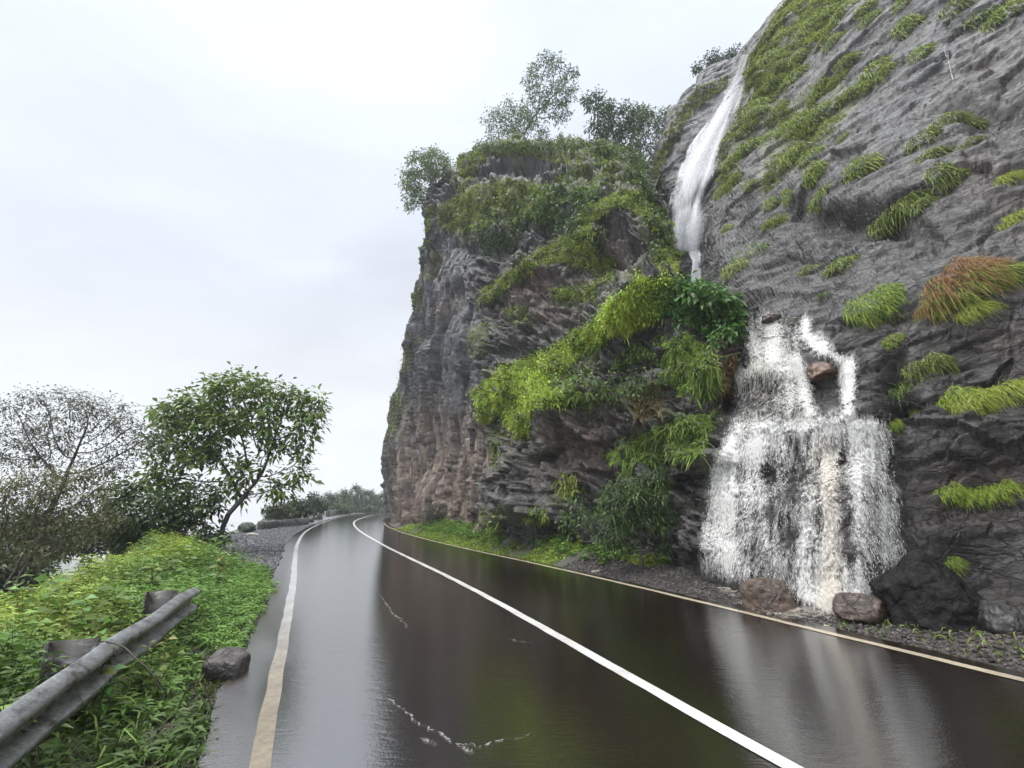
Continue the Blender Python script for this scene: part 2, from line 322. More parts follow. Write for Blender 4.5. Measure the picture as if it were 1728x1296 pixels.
B = [
 [('w', 4, 88, -2), ('w', 4, 88, 1), ('w', 4, 87, 3), ('w', 4, 86, 5), ('w', 4, 84, 7), ('w', 5, 80, 9), ('w', 6, 74, 11), ('w', 7, 68, 13), ('w', 8, 62, 15), ('w', 10, 56, 16)],
 [('w', -10.3, 58, -2), ('w', -10.3, 58, .5), ('w', -10, 57.5, 3), ('w', -9.6, 57, 5), ('w', -9, 56, 6.5), ('w', -7.5, 54, 9), ('w', -5.8, 50, 11.5), ('w', -3.5, 46, 15), ('w', -1, 43, 18), ('w', 3, 42, 19)],
 [(652, 905, 49), (653, 872, 49), (651, 800, 48), (655, 740, 46.5), (666, 660, 43.5), (684, 550, 39.5), (694, 480, 36.5), (708, 410, 34), (740, 345, 34.5), ('w', 1, 42, 21)],
 [(684, 920, 36), (684, 893, 36), (684, 800, 36), (688, 720, 35.5), (696, 640, 34.5), (706, 550, 33), (716, 470, 32), (729, 392, 31.5), (772, 292, 35), ('w', 2, 43, 23.5)],
 [(730, 930, 28), (730, 897, 28), (732, 800, 28.5), (736, 710, 28.7), (742, 620, 28.8), (750, 520, 28.8), (757, 440, 29), (772, 365, 30), (806, 253, 35.5), ('w', 3, 44, 25.5)],
 [(785, 940, 23), (785, 903, 23), (787, 800, 23.6), (790, 710, 24), (795, 620, 24.8), (803, 520, 25.6), (812, 440, 26.5), (828, 350, 28.5), (853, 244, 35), ('w', 4, 45, 27)],
 [(850, 950, 19), (850, 908, 19), (852, 800, 19.4), (856, 710, 19.8), (866, 625, 21.2), (872, 520, 22.8), (882, 430, 24.2), (900, 340, 26.5), (920, 240, 34), ('w', 6, 44, 27.5)],
 [(940, 965, 16), (940, 920, 16), (942, 800, 16.3), (946, 710, 16.5), (955, 615, 17.7), (970, 520, 20), (985, 430, 21.8), (1000, 340, 24), (1015, 246, 32), ('w', 8, 42, 27)],
 [(1040, 975, 13.8), (1040, 935, 13.8), (1040, 810, 14.1), (1044, 710, 14.3), (1052, 610, 15), (1062, 510, 16.4), (1078, 425, 20.3), (1080, 345, 22.3), (1085, 268, 30), ('w', 10.5, 40, 26)],
 [(1130, 985, 12.2), (1130, 945, 12.2), (1132, 830, 12.5), (1136, 730, 12.8), (1142, 640, 13.1), (1148, 550, 13.6), (1150, 478, 15.2), (1128, 420, 19.5), (1112, 310, 26), ('w', 11.5, 34, 21)],
 [(1205, 1010, 10.8), (1200, 965, 10.8), (1202, 850, 11.2), (1210, 740, 11.7), (1228, 650, 12.0), (1236, 570, 12.4), (1238, 505, 13.6), (1222, 525, 15.5), (1205, 540, 18), ('w', 10.5, 26, 5)],
 [(1260, 1010, 11.5), (1260, 980, 11.6), (1262, 850, 12), (1266, 740, 12.6), (1272, 650, 13.2), (1278, 580, 14), (1285, 545, 15.5), (1265, 560, 17.5), (1245, 575, 20), ('w', 13, 27, 3)],
]
Bc = np.stack([pts(c) for c in B])
BU, BV = 620, 560
S = catmull(catmull(Bc, BU, 0), BV, 1)
Nn = normals(S); p = S.reshape(-1, 3); nn = Nn.reshape(-1, 3); px, py, dep = proj(p)
jx = px+14*fbm(p*.5, 4, 61); jy = py+14*fbm(p*.5, 4, 62)
colm = sm(840, 790, jx+(jy-650)*-.12)*sm(330, 420, jy)                       # columnar part
d = .6*fbm(p*.2, 4, 1)
wv = np.stack([fbm(p*.7, 3, 41), fbm(p*.7, 3, 42), fbm(p*.7, 3, 43)], 1)
pl, ed = worley((p+.10*wv)*np.array([1.0, 1.0, .10]), 3); d = d+colm*(.40*pl-.22*(1-sm(0, .08, ed)))
pl2, ed2 = worley((p+.06*wv)*np.array([2.3, 2.3, .34]), 5); d = d+colm*(.19*pl2-.09*(1-sm(0, .08, ed2)))
pl2, ed2 = worley((p+.03*wv)*np.array([5.0, 5.0, .6]), 6); d = d+colm*.11*pl2
tl = p.copy(); tl[:, 2] += .35*p[:, 0]-.2*p[:, 1]
pl3, ed3 = worley((tl+.25*wv)*np.array([.55, .55, .8]), 8); d = d+(1-colm)*(.62*pl3-.20*(1-sm(0, .05, ed3)))
pl3, ed3 = worley((tl+.12*wv)*np.array([1.5, 1.5, 2.1]), 9); d = d+(1-colm)*(.28*pl3-.12*(1-sm(0, .05, ed3)))
pl3, ed3 = worley((tl+.06*wv)*np.array([3.6, 3.6, 4.2]), 10); d = d+(1-.85*colm)*(.12*pl3-.04*(1-sm(0, .06, ed3)))
pl3, ed3 = worley(tl*np.array([9, 9, 8.]), 12); d = d+(1-colm)*.045*pl3
d = d-.5*colm-.15
yl = 700-(jx-800)*.66
lm = sm(-14, 14, jy-yl)*sm(770, 840, jx)*sm(1190, 1130, jx)
d = d+lm*(.85*np.exp(-np.maximum(jy-yl, 0)/150.))
d = d-1.5*blob(px, py, 1050, 590, 85, 38)-.7*blob(px, py, 985, 630, 50, 30)
d = d+.55*blob(px, py, 1150, 500, 60, 35)+.5*blob(px, py, 1200, 620, 35, 50)
d = d-1.6*blob(px, py, 812, 412, 42, 20)-.8*blob(px, py, 905, 375, 60, 14)-.7*blob(px, py, 870, 280, 60, 14)
d = d+.9*blob(px, py, 1045, 375, 60, 34)+.5*blob(px, py, 900, 480, 60, 40)
d = d+.6*blob(px, py, 800, 335, 50, 20)+.5*blob(px, py, 890, 250, 80, 12)
d = d-.7*blob(px, py, 757, 850, 7, 80)+.35*blob(px, py, 790, 800, 18, 120)-.8*blob(px, py, 905, 895, 40, 22)
vv = np.tile(np.linspace(0, 1, BV), BU); uu = np.repeat(np.linspace(0, 11, BU), BV); d = d*(1-.6*sm(.80, .9, vv))*(1-.85*sm(9.3, 10, uu)*sm(.62, .72, vv)); S2 = (p+nn*d[:, None]); qx, qy, qd = proj(S2); lo_ = sm(8.7, 9.1, uu)*sm(1122, 1140, qx)*np.maximum(486-qy, 0)/F*qd*1.03; S2[:, 2] -= lo_
T = np.zeros_like(p); T[:] = (.105, .10, .098)
def tput(m, c):
    global T
    m = np.clip(m, 0, 1)[:, None]; T = T*(1-m)+np.array(c)*m
tput(colm*.9, (.115, .118, .13))
tput(colm*sm(640, 790, jy+25*fbm(p*np.array([1.5, 1.5, .2]), 3, 71))*sm(640, 665, jx), (.36, .265, .20))
tput(.75*blob(jx, jy, 725, 770, 40, 90), (.30, .225, .175)); tput(.6*blob(jx, jy, 745, 505, 18, 20)+.5*blob(jx, jy, 722, 445, 10, 30), (.45, .33, .26))
tput(.85*blob(jx, jy, 900, 500, 70, 45)+.7*blob(jx, jy, 1030, 440, 60, 40), (.23, .155, .12))
tput(.8*blob(jx, jy, 930, 760, 110, 70), (.25, .21, .18)); tput(.7*blob(jx, jy, 985, 740, 40, 40), (.30, .20, .145))
tput(.8*blob(jx, jy, 1225, 610, 50, 45)+.6*blob(jx, jy, 1070, 690, 70, 35), (.17, .10, .055))
tput(.8*blob(jx, jy, 1180, 860, 60, 60), (.12, .10, .09))
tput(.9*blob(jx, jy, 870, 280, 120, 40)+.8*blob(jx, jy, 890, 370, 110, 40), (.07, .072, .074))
tput(sm(.15, .6, fbm(p*.9, 5, 81))*.55*(1-colm), (.06, .07, .035)); tput(.8*sm(668, 650, px)*sm(700, 760, py), (.15, .16, .12))
tput(sm(.2, .5, vnoise(p*np.array([1.1, 1.1, .4]), 86))*.5*colm, (.07, .073, .085))
T = T*(1+colm*(.42*vnoise(p*np.array([3.5, 3.5, .22]), 87)+.25*vnoise(p*np.array([9, 9, .7]), 88)))[:, None]; T *= .52; SG = S2.reshape(BU, BV, 3); o = mk('rock_bluff', S2, gridq(BU, BV), M_BLUFF, T); tag(o, 'tall columnar basalt bluff with grassy ledges beside the road', None, None, 'structure'); OB = o; KB = (jx, jy, T)
C = [
 [('w', 30, 60, -2), ('w', 30, 60, 2), ('w', 30, 58, 5), ('w', 30, 56, 8), ('w', 30, 55, 11), ('w', 30, 54, 14), ('w', 30, 53, 17), ('w', 30, 52, 20), ('w', 31, 52, 24), ('w', 31, 52, 27), ('w', 32, 52, 30), ('w', 33, 52, 33), ('w', 34, 52, 35), ('w', 38, 54, 36)],
 [('w', 9, 40, -2), ('w', 9, 40, 2), ('w', 9.2, 39, 5), ('w', 9.5, 38, 8), ('w', 10, 37.5, 11), ('w', 10.3, 37, 14), ('w', 10.5, 36, 17), ('w', 11, 36, 20), ('w', 12, 36, 23), ('w', 13, 36.5, 26), ('w', 14.5, 37, 28), ('w', 16, 38, 30.5), ('w', 18, 39, 32.5), ('w', 24, 44, 34)],
 [(1160, 1030, 14.5), (1150, 960, 14.5), (1150, 850, 15.2), (1150, 720, 16), (1140, 620, 18), (1120, 560, 21), (1100, 480, 25.5), (1092, 400, 27.5), (1094, 345, 28.5), (1100, 290, 29.5), (1127, 215, 30.5), (1160, 160, 32), (1200, 136, 34.5), ('w', 24, 42, 36)],
 [(1225, 1030, 11.2), (1215, 985, 11.2), (1215, 850, 12.1), (1235, 715, 12.8), (1250, 620, 13.6), (1215, 545, 16), (1172, 470, 20.5), (1160, 412, 23.2), (1158, 350, 24.7), (1168, 290, 25.7), (1196, 205, 27.2), (1228, 138, 29.5), (1252, 100, 32), ('w', 26, 40, 36)],
 [(1305, 1060, 9.4), (1300, 1008, 9.4), (1300, 850, 10.4), (1302, 715, 11.2), (1306, 620, 12.2), (1302, 538, 13.6), (1228, 450, 18), (1207, 370, 21.5), (1198, 310, 23.3), (1212, 240, 24.6), (1242, 160, 26), (1262, 100, 28), (1276, 72, 31), ('w', 28, 40, 38)],
 [(1395, 1070, 8.4), (1390, 1020, 8.5), (1386, 850, 9.4), (1376, 715, 10.2), (1368, 620, 11.2), (1362, 535, 12.5), (1298, 445, 16.4), (1262, 350, 19.8), (1248, 270, 21.8), (1260, 190, 23), (1285, 110, 24.5), (1302, 55, 26.5), (1318, 25, 29), ('w', 32, 38, 42)],
 [(1505, 1075, 7.6), (1500, 1022, 7.7), (1490, 850, 8.7), (1465, 710, 9.5), (1442, 610, 10.3), (1430, 530, 11.4), (1372, 440, 14.4), (1340, 340, 17.4), (1322, 240, 19.8), (1336, 150, 21.4), (1350, 70, 23), (1362, 5, 25), (1378, -40, 28), ('w', 36, 36, 46)],
 [(1590, 1085, 7.3), (1588, 1032, 7.4), (1580, 850, 8.2), (1560, 710, 8.9), (1530, 600, 9.5), (1510, 520, 10.3), (1470, 420, 12.3), (1440, 310, 14.8), (1420, 200, 17), (1430, 110, 18.5), (1440, 30, 20), (1450, -50, 22), (1466, -120, 25), ('w', 40, 34, 52)],
 [(1740, 1120, 6.9), (1732, 1060, 7), (1722, 850, 7.7), (1702, 700, 8.3), (1680, 590, 8.8), (1660, 490, 9.4), (1630, 380, 10.6), (1610, 260, 12.3), (1600, 140, 14), (1600, 40, 15.5), (1605, -60, 17.2), (1612, -160, 19.5), (1625, -260, 23), ('w', 44, 28, 58)],
 [(1960, 1170, 6), (1950, 1095, 6.1), (1930, 850, 6.8), (1900, 690, 7.3), (1875, 570, 7.7), (1850, 460, 8.3), (1820, 330, 9.3), (1800, 180, 10.7), (1790, 50, 12), (1790, -80, 13.3), (1795, -210, 15), (1800, -350, 17.5), (1810, -500, 21), ('w', 46, 22, 60)],
]
Cc = [pts(c) for c in C]
for dx, dy in ((1.6, -4.2), (5.2, -13), (9, -26), (13, -45)):
    Cc.append(Cc[9]+np.array([dx, dy, 0]))
Cc = np.stack(Cc)
# columns of even spacing seen from the road: resample more densely where the photo looks
CU, CV = 900, 620
S = catmull(Cc, CU, 0)
S = catmull(S, CV, 1)
Nn = normals(S); p = S.reshape(-1, 3); nn = Nn.reshape(-1, 3); px, py, dep = proj(p)
wp = np.stack([fbm(p*.35, 4, 51), fbm(p*.35, 4, 52), fbm(p*.35, 4, 53)], 1)
jx = px+16*wp[:, 0]; jy = py+16*wp[:, 1]
lay = np.array([.42, .42, 1.6])
d = .5*fbm(p*.16, 4, 31)
tl = p.copy(); tl[:, 2] += .28*p[:, 1]-.1*p[:, 0]
pl, ed = worley((tl+wp*.5)*np.array([.26, .26, .55]), 13); d = d+.16*pl-.05*(1-sm(0, .06, ed))
pl, ed = worley((tl+wp*.35)*np.array([.8, .8, 1.9]), 17); d = d+.075*pl-.035*(1-sm(0, .08, ed))
pl, ed = worley((tl+wp*.2)*np.array([2.4, 2.4, 5.]), 19); d = d+.04*pl
d = d+.03*ridged((tl+.2*wp)*np.array([.7, .7, 2.2]), 5, 25)+.02*fbm(p*np.array([3, 3, 8]), 4, 28)
strat = vnoise((tl+wp*.8)*np.array([.07, .07, .8]), 77); d = d+.05*np.sign(strat)*np.abs(strat)**.35*sm(.0, .5, fbm(p*.3, 3, 33)+.3)
# the steps of the lower cascade
inx = sm(1185, 1225, px)*sm(1530, 1480, px)*(dep < 16)
d = d+inx*(.45*sm(700, 716, jy)+.25*sm(842, 862, jy+20*wp[:, 2])-.35*sm(560, 640, jy)*sm(705, 690, jy)*sm(1340, 1370, px)*sm(1430, 1405, px))
d = d+.5*blob(px, py, 1300, 620, 50, 40)*(dep < 16)
d = d-.8*blob(jx, jy, 1440, 375, 90, 22)-.7*blob(jx, jy, 1690, 190, 60, 22)-.5*blob(jx, jy, 1500, 620, 20, 60)-.9*blob(jx, jy, 1525, 690, 22, 18)
d = d-.5*blob(jx, jy, 1640, 960, 100, 60)+.4*blob(jx, jy, 1640, 740, 110, 50)+.3*blob(jx, jy, 1600, 480, 60, 30)
d = d*sm(0, 8, dep)**.3
S2 = p+nn*d[:, None]
T = np.zeros_like(p); T[:] = (.135, .128, .128)
tput(.8*sm(470, 560, jy)*sm(1380, 1440, jx), (.10, .085, .072)); tput(.7*blob(jx, jy, 1440, 640, 60, 90), (.095, .075, .07))
tput(.75*sm(.1, .55, fbm(p*.25, 4, 91))*sm(1480, 1600, jx), (.165, .125, .105))
tput(.8*blob(jx, jy, 1670, 130, 90, 60)+.6*blob(jx, jy, 1700, 560, 60, 60), (.175, .14, .12))
tput(.7*blob(jx, jy, 1550, 150, 60, 150)+.6*blob(jx, jy, 1640, 400, 80, 60), (.15, .155, .16))
tput(.8*sm(780, 900, jy)*sm(1500, 1560, jx), (.055, .046, .042)); tput(.9*blob(jx, jy, 1430, 390, 150, 60)+.8*blob(jx, jy, 1690, 200, 70, 30), (.055, .052, .055))
tput(.85*blob(jx, jy, 1350, 800, 170, 190)*(dep < 16), (.06, .05, .045)); tput(.8*blob(jx, jy, 1220, 420, 50, 90), (.075, .075, .078))
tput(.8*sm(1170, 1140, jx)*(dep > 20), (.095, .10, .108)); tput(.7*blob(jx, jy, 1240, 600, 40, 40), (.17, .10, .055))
tput(.55*sm(.25, .7, fbm(p*np.array([.9, .9, .5]), 5, 95)), (.07, .065, .062))
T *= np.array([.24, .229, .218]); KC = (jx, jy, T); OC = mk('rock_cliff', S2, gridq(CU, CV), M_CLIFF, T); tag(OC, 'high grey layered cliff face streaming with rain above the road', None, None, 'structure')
def bvh(S2, nu, nv, st=2):
    G_ = S2.reshape(nu, nv, 3)[::st, ::st]; return BVHTree.FromPolygons(G_.reshape(-1, 3).tolist(), gridq(*G_.shape[:2]).tolist())
TB = bvh(SG, BU, BV); TC = bvh(S2, CU, CV)
def hit(x, y, trees=None):
    d = Vector(ray(x, y)).normalized(); best = None
    for t in (trees or (TB, TC)):
        r = t.ray_cast(Vector(EYE), d)
        if r[0] is not None and (best is None or r[3] < best[2]): best = (r[0], r[1] if r[1].dot(d) < 0 else -r[1], r[3])
    return best
def hits(q, trees=None):
    L_, N_, K = [], [], []
    for i, (x, y) in enumerate(q):
        h = hit(x, y, trees)
        if h: L_.append(h[0][:]); N_.append(h[1][:]); K.append(i)
    return np.array(L_).reshape(-1, 3), np.array(N_).reshape(-1, 3), np.array(K, int)

# ------------------------------------------------------------------ blades and leaves
def blades(bag, base, dr, L, W, droop, tint, tipk=1.25):
    n = len(base); L = np.broadcast_to(L, (n,)); W = np.broadcast_to(W, (n,)); droop = np.broadcast_to(droop, (n,))
    side = unit(np.cross(dr, unit(rs.randn(n, 3)*.7+np.array([0, -.5, .4])))); V = []; T = []
    tint = np.broadcast_to(tint, (n, 3))
    for t, w in ((0, .8), (.4, 1), (.75, .7), (1, .12)):
        c = base+dr*(L*t)[:, None]; c[:, 2] -= droop*L*t*t
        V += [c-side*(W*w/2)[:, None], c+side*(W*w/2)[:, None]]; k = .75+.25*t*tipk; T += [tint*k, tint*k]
    V = np.stack(V, 1).reshape(-1, 3); T = np.stack(T, 1).reshape(-1, 3); i = np.arange(n)[:, None]*8
    Q = np.concatenate([i+np.array([[0, 1, 3, 2]])+2*k for k in range(3)], 0); bag.add(V, Q, T)
def leaves(bag, pos, dr, L, W, tint, droop=.25, up=None):
    n = len(pos); L = np.broadcast_to(L, (n,)); W = np.broadcast_to(W, (n,)); dr = unit(dr)
    up = unit((np.array([0, 0, 1.])+rs.randn(n, 3)*.45) if up is None else up); side = unit(np.cross(dr, up)); up = np.cross(side, dr)
    l = L[:, None]; w = W[:, None]/2; dz = np.zeros((n, 3)); dz[:, 2] = -droop*L
    mid = pos+dr*l*.45+dz*.2; V = np.stack([pos, mid+side*w+up*w*.35, pos+dr*l+dz, mid-side*w+up*w*.35, mid], 1).reshape(-1, 3)
    i = np.arange(n)[:, None]*5; Q = np.concatenate([i+np.array([[0, 4, 2, 1]]), i+np.array([[0, 3, 2, 4]])], 0)
    bag.add(V, Q, np.repeat(np.broadcast_to(tint, (n, 3)), 5, 0))
def vary(c, n, v=.25, h=.12):
    c = np.array(c)[None]*(1+v*rs.randn(n, 1)); c = c*(1+h*rs.randn(n, 3)); return np.clip(c, .004, .8)
GREEN = (.21, .30, .05); BRIGHT = (.36, .46, .06); OLIVE = (.26, .35, .065); DARK = (.085, .145, .038); YEL = (.35, .39, .08); RUST = (.36, .19, .075); FERN = (.10, .21, .045)

MOSS = []
def patch(bag, poly, n, col, L=.4, droop=1.0, W=None, out=.8, sides=None, trees=None, thr=None):
    n = int(n*1.45)
    MOSS.append((poly, trees)); q = polyrand(poly, n); b, nr, k = hits(q, trees)
    if not len(b): return
    if thr is not None:
        m = fbm(b*.8, 3, 99) > thr; b, nr = b[m], nr[m]
    n = len(b); dist = np.linalg.norm(b-EYE, axis=1); cl = np.clip(fbm(b*1.9, 3, 67)+.15, 0, 1); b = b+nr*(.34*cl)[:, None]
    dr = unit(nr*out+np.array([0, 0, .75])+rs.randn(n, 3)*.5)
    c = vary(col, n, .2, .08)*(.86+.35*cl+.25*fbm(b*1.1, 3, 17))[:, None]; L = L*.78
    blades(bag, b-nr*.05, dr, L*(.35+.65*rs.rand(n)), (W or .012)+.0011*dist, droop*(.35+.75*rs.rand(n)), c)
def leafpatch(bag, poly, n, col, L=.16, W=.09, spread=.45, trees=None, thr=None):
    q = polyrand(poly, n); b, nr, k = hits(q, trees)
    if thr is not None:
        m = fbm(b*.9, 3, 98) > thr; b, nr = b[m], nr[m]
    n = len(b); pos = b+nr*(rs.rand(n, 1)*spread)+np.array([0, 0, 1])*rs.rand(n, 1)*spread*.6+rs.randn(n, 3)*.06
    dr = nr*.7+rs.randn(n, 3)*.7+np.array([0, 0, -.15])
    leaves(bag, pos, dr, L*(.6+.7*rs.rand(n)), W*(.6+.7*rs.rand(n)), vary(col, n, .28, .1)*(1+.4*fbm(b*1.2, 3, 18))[:, None], .35)

# vegetation on the bluff: nobody could count it
g = Bag()
patch(g, [(764, 305), (770, 245), (860, 222), (940, 218), (1040, 228), (1100, 262), (1090, 296), (1000, 280), (930, 275), (900, 268), (850, 262), (805, 280)], 8200, (.26, .34, .06), .4)
patch(g, [(775, 330), (778, 260), (810, 255), (800, 300)], 500, OLIVE, .4)
patch(g, [(735, 352), (800, 318), (860, 305), (925, 315), (945, 345), (880, 342), (825, 350), (800, 380), (765, 395), (745, 385)], 4200, (.28, .35, .065), .4)
patch(g, [(820, 350), (900, 345), (960, 360), (850, 372), (770, 400)], 1800, OLIVE, .4, 1.2)
patch(g, [(930, 300), (1000, 275), (1090, 285), (1110, 350), (1060, 345), (1000, 345), (950, 345)], 4200, GREEN, .45, thr=-.35)
patch(g, [(962, 415), (985, 352), (1050, 322), (1112, 345), (1138, 400), (1140, 470), (1108, 445), (1095, 372), (1040, 348), (1005, 370), (985, 425)], 5200, (.31, .40, .065), .4)
patch(g, [(808, 498), (880, 442), (960, 395), (1005, 420), (1045, 445), (1020, 462), (960, 440), (900, 455), (850, 492), (812, 512)], 4200, (.26, .33, .06), .36)
patch(g, [(925, 488), (1000, 478), (1012, 505), (935, 508)], 700, OLIVE, .4)
patch(g, [(850, 520), (890, 515), (895, 540), (860, 545)], 350, OLIVE, .3); patch(g, [(1000, 430), (1040, 430), (1040, 480), (1000, 480)], 600, OLIVE, .35)
MAIN = [(793, 665), (850, 622), (930, 592), (1000, 545), (1040, 503), (1080, 470), (1140, 476), (1152, 512), (1100, 545), (1050, 555), (1000, 592), (960, 622), (930, 655), (960, 685), (900, 690), (893, 742), (868, 742), (858, 702), (810, 708)]
patch(g, MAIN, 17000, BRIGHT, .34, .8); patch(g, [(1000, 560), (1060, 500), (1120, 475), (1140, 500), (1060, 560)], 3500, (.38, .47, .06), .4)
patch(g, [(930, 655), (1000, 650), (1060, 660), (1000, 690), (930, 700)], 900, GREEN, .35, thr=-.1)
patch(g, [(1125, 580), (1160, 560), (1195, 600), (1212, 650), (1195, 675), (1150, 670), (1120, 640)], 2600, (.22, .32, .06), .42, 1.0)
patch(g, [(1018, 765), (1090, 732), (1150, 702), (1212, 700), (1195, 745), (1180, 772), (1130, 772), (1060, 788)], 2800, (.22, .33, .06), .42, 1.0)
patch(g, [(1060, 660), (1110, 640), (1120, 700), (1070, 710)], 700, (.17, .13, .05), .4); patch(g, [(1200, 640), (1240, 590), (1250, 650), (1215, 690)], 700, (.20, .12, .045), .35, thr=-.2)
patch(g, [(940, 805), (972, 800), (975, 830), (955, 848), (942, 835)], 420, YEL, .35, 1.2)
patch(g, [(826, 720), (850, 720), (845, 790), (828, 790)], 260, OLIVE, .25); patch(g, [(790, 560), (830, 540), (820, 600), (790, 610)], 500, OLIVE, .25); patch(g, [(815, 860), (850, 850), (840, 905), (815, 905)], 260, OLIVE, .25)
patch(g, [(880, 870), (900, 850), (925, 860), (915, 885)], 200, OLIVE, .3)
for a, b_ in (((712, 395), (728, 350)), ((696, 470), (712, 405)), ((686, 540), (698, 480)), ((668, 650), (684, 560)), ((655, 740), (668, 660))):
    patch(g, [(a[0]-4, a[1]), (b_[0]-4, b_[1]), (b_[0]+10, b_[1]), (a[0]+9, a[1])], 230, OLIVE, .4)
patch(g, [(1100, 290), (1135, 205), (1170, 155), (1230, 130), (1225, 150), (1175, 185), (1140, 235), (1112, 310)], 2400, (.19, .225, .055), .5)
o = g.build('ledge_grass', M_GRASS); tag(o, 'drooping green and yellowish grass covering the ledges of the bluff', None, None, 'stuff')
g = Bag()
leafpatch(g, [(1085, 496), (1130, 484), (1200, 488), (1246, 510), (1255, 555), (1215, 582), (1175, 562), (1130, 535)], 4600, FERN, .19, .10, .32)
leafpatch(g, [(860, 345), (940, 318), (1010, 330), (985, 400), (920, 385)], 2600, DARK, .22, .12, .5, thr=-.2)
leafpatch(g, [(800, 395), (860, 370), (910, 350), (870, 420), (820, 430)], 900, DARK, .2, .1, .35)
leafpatch(g, [(1050, 270), (1095, 280), (1120, 400), (1126, 455), (1105, 430), (1090, 340)], 1600, (.07, .11, .03), .22, .12, .5)
leafpatch(g, [(880, 640), (960, 600), (1060, 560), (1120, 560), (1160, 600), (1110, 670), (980, 700)], 2200, DARK, .16, .08, .35, thr=-.05)
leafpatch(g, MAIN, 13000, (.35, .47, .06), .12, .05, .32); leafpatch(g, [(900, 640), (1000, 590), (1060, 575), (1120, 570), (1110, 610), (1000, 640), (930, 680)], 2600, (.17, .26, .05), .14, .06, .35, thr=-.2); leafpatch(g, [(808, 498), (880, 442), (960, 395), (1005, 420), (1045, 445), (960, 440), (900, 455), (850, 492)], 2500, (.23, .29, .06), .13, .06, .3)
leafpatch(g, [(735, 352), (800, 318), (860, 305), (925, 315), (945, 345), (825, 350), (765, 395)], 3000, (.19, .24, .055), .16, .08, .3); leafpatch(g, [(962, 415), (985, 352), (1050, 322), (1112, 345), (1120, 400), (1095, 372), (1040, 348), (1005, 370)], 2600, (.23, .29, .06), .14, .06, .3)
leafpatch(g, [(840, 665), (900, 600), (1000, 550), (1020, 570), (940, 640)], 1500, (.11, .19, .035), .14, .08, .35, thr=0)
leafpatch(g, [(930, 400), (1020, 380), (1020, 430), (930, 430)], 900, (.09, .12, .03), .18, .09, .35, thr=-.1)
leafpatch(g, [(800, 245), (1080, 250), (1090, 285), (1000, 262), (900, 255), (800, 265)], 2200, (.10, .15, .04), .2, .1, .5)
leafpatch(g, [(970, 820), (1060, 830), (1000, 900), (940, 900)], 900, DARK, .14, .06, .4, thr=-.1)
o = g.build('ledge_creepers', M_LEAF); tag(o, 'leafy dark and bright creepers mixed into the ledge grass of the bluff', None, None, 'stuff')
g = Bag()
patch(g, [(1325, 0), (1430, 0), (1405, 60), (1365, 100), (1340, 125), (1300, 175), (1268, 185), (1258, 150), (1285, 80)], 11000, (.27, .32, .065), .42, trees=(TC,), thr=-.5)
patch(g, [(1255, 120), (1270, 90), (1330, 0), (1350, 0), (1290, 95), (1262, 160)], 4500, (.26, .30, .07), .42, trees=(TC,))
patch(g, [(1215, 260), (1250, 180), (1290, 170), (1270, 240), (1230, 330), (1215, 320)], 2500, (.24, .285, .065), .4, trees=(TC,), thr=-.1)
patch(g, [(1290, 200), (1400, 130), (1440, 150), (1340, 300), (1290, 330)], 4500, (.24, .285, .065), .4, trees=(TC,), thr=.0)
o = g.build('slope_grass', M_GRASS); tag(o, 'thick yellowish grass on the upper shoulder of the high cliff', None, None, 'stuff')

for ob_, (jx, jy, T), isC in ((OB, KB, False), (OC, KC, True)):
    m = np.zeros(len(jx))
    for poly, trs in MOSS:
        if isC == (trs is not None): m = np.maximum(m, inpoly(jx, jy, poly))
    m = (m*.8)[:, None]; c = np.ones((len(jx), 4), np.float32); c[:, :3] = T*(1-m)+np.array([.075, .085, .035])*m
    ob_.data.attributes['tint'].data.foreach_set('color', c.ravel())
# ------------------------------------------------------------------ grass tufts on the right cliff: things
def tuft_mesh(n, cols, flat=.6, L=.48, orange_top=False, W_=.042):
    b = Bag(); a = rs.rand(n)*2*math.pi; r = np.sqrt(rs.rand(n)); base = np.stack([r*np.cos(a), -.42*(1-r*r)+.1, r*np.sin(a)*flat+.12*fbm(np.stack([r*np.cos(a)*3, a*0, a*0+n], 1), 3, n)], 1)
    dr = unit(np.stack([base[:, 0]*.8+rs.randn(n)*.6, -.75+.45*rs.randn(n), .6+.5*rs.randn(n)+base[:, 2]*.7], 1))
    c = np.array(cols)[rs.randint(0, len(cols), n)]
    if orange_top: c = np.where((base[:, 2]+.3*rs.randn(n) > .02)[:, None], np.array(RUST), c)
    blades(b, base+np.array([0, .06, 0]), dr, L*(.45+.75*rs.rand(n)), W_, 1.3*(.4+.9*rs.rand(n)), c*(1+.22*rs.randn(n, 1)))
    return mkmesh('grass_tuft', np.concatenate(b.V), np.concatenate(b.Q), M_GRASS, np.clip(np.concatenate(b.T), .004, .8))
PR = {'g': [tuft_mesh(560, [GREEN, YEL, GREEN, OLIVE], W_=.042) for _ in range(3)], 'o': [tuft_mesh(560, [OLIVE, DARK, OLIVE, (.15, .12, .05)]) for _ in range(3)],
      'd': [tuft_mesh(260, [DARK, GREEN]) for _ in range(2)], 'b': [tuft_mesh(1000, [BRIGHT, GREEN, BRIGHT], .5, .42, W_=.024)], 'y': [tuft_mesh(1200, [YEL, BRIGHT, YEL], .4, .42, W_=.022)],
      'r': [tuft_mesh(3000, [GREEN, OLIVE, YEL], .6, .30, True, .014)], 'B': [tuft_mesh(1800, [BRIGHT, FERN, BRIGHT], .55, .34, W_=.018)]}
TL = 'green grass tuft drooping from the wet grey cliff face'; TO = 'dull olive grass tuft drooping from the dark overhang of the cliff'
GT = 'grass tufts hanging on the right cliff'; GO = 'olive tufts on the dark overhang'
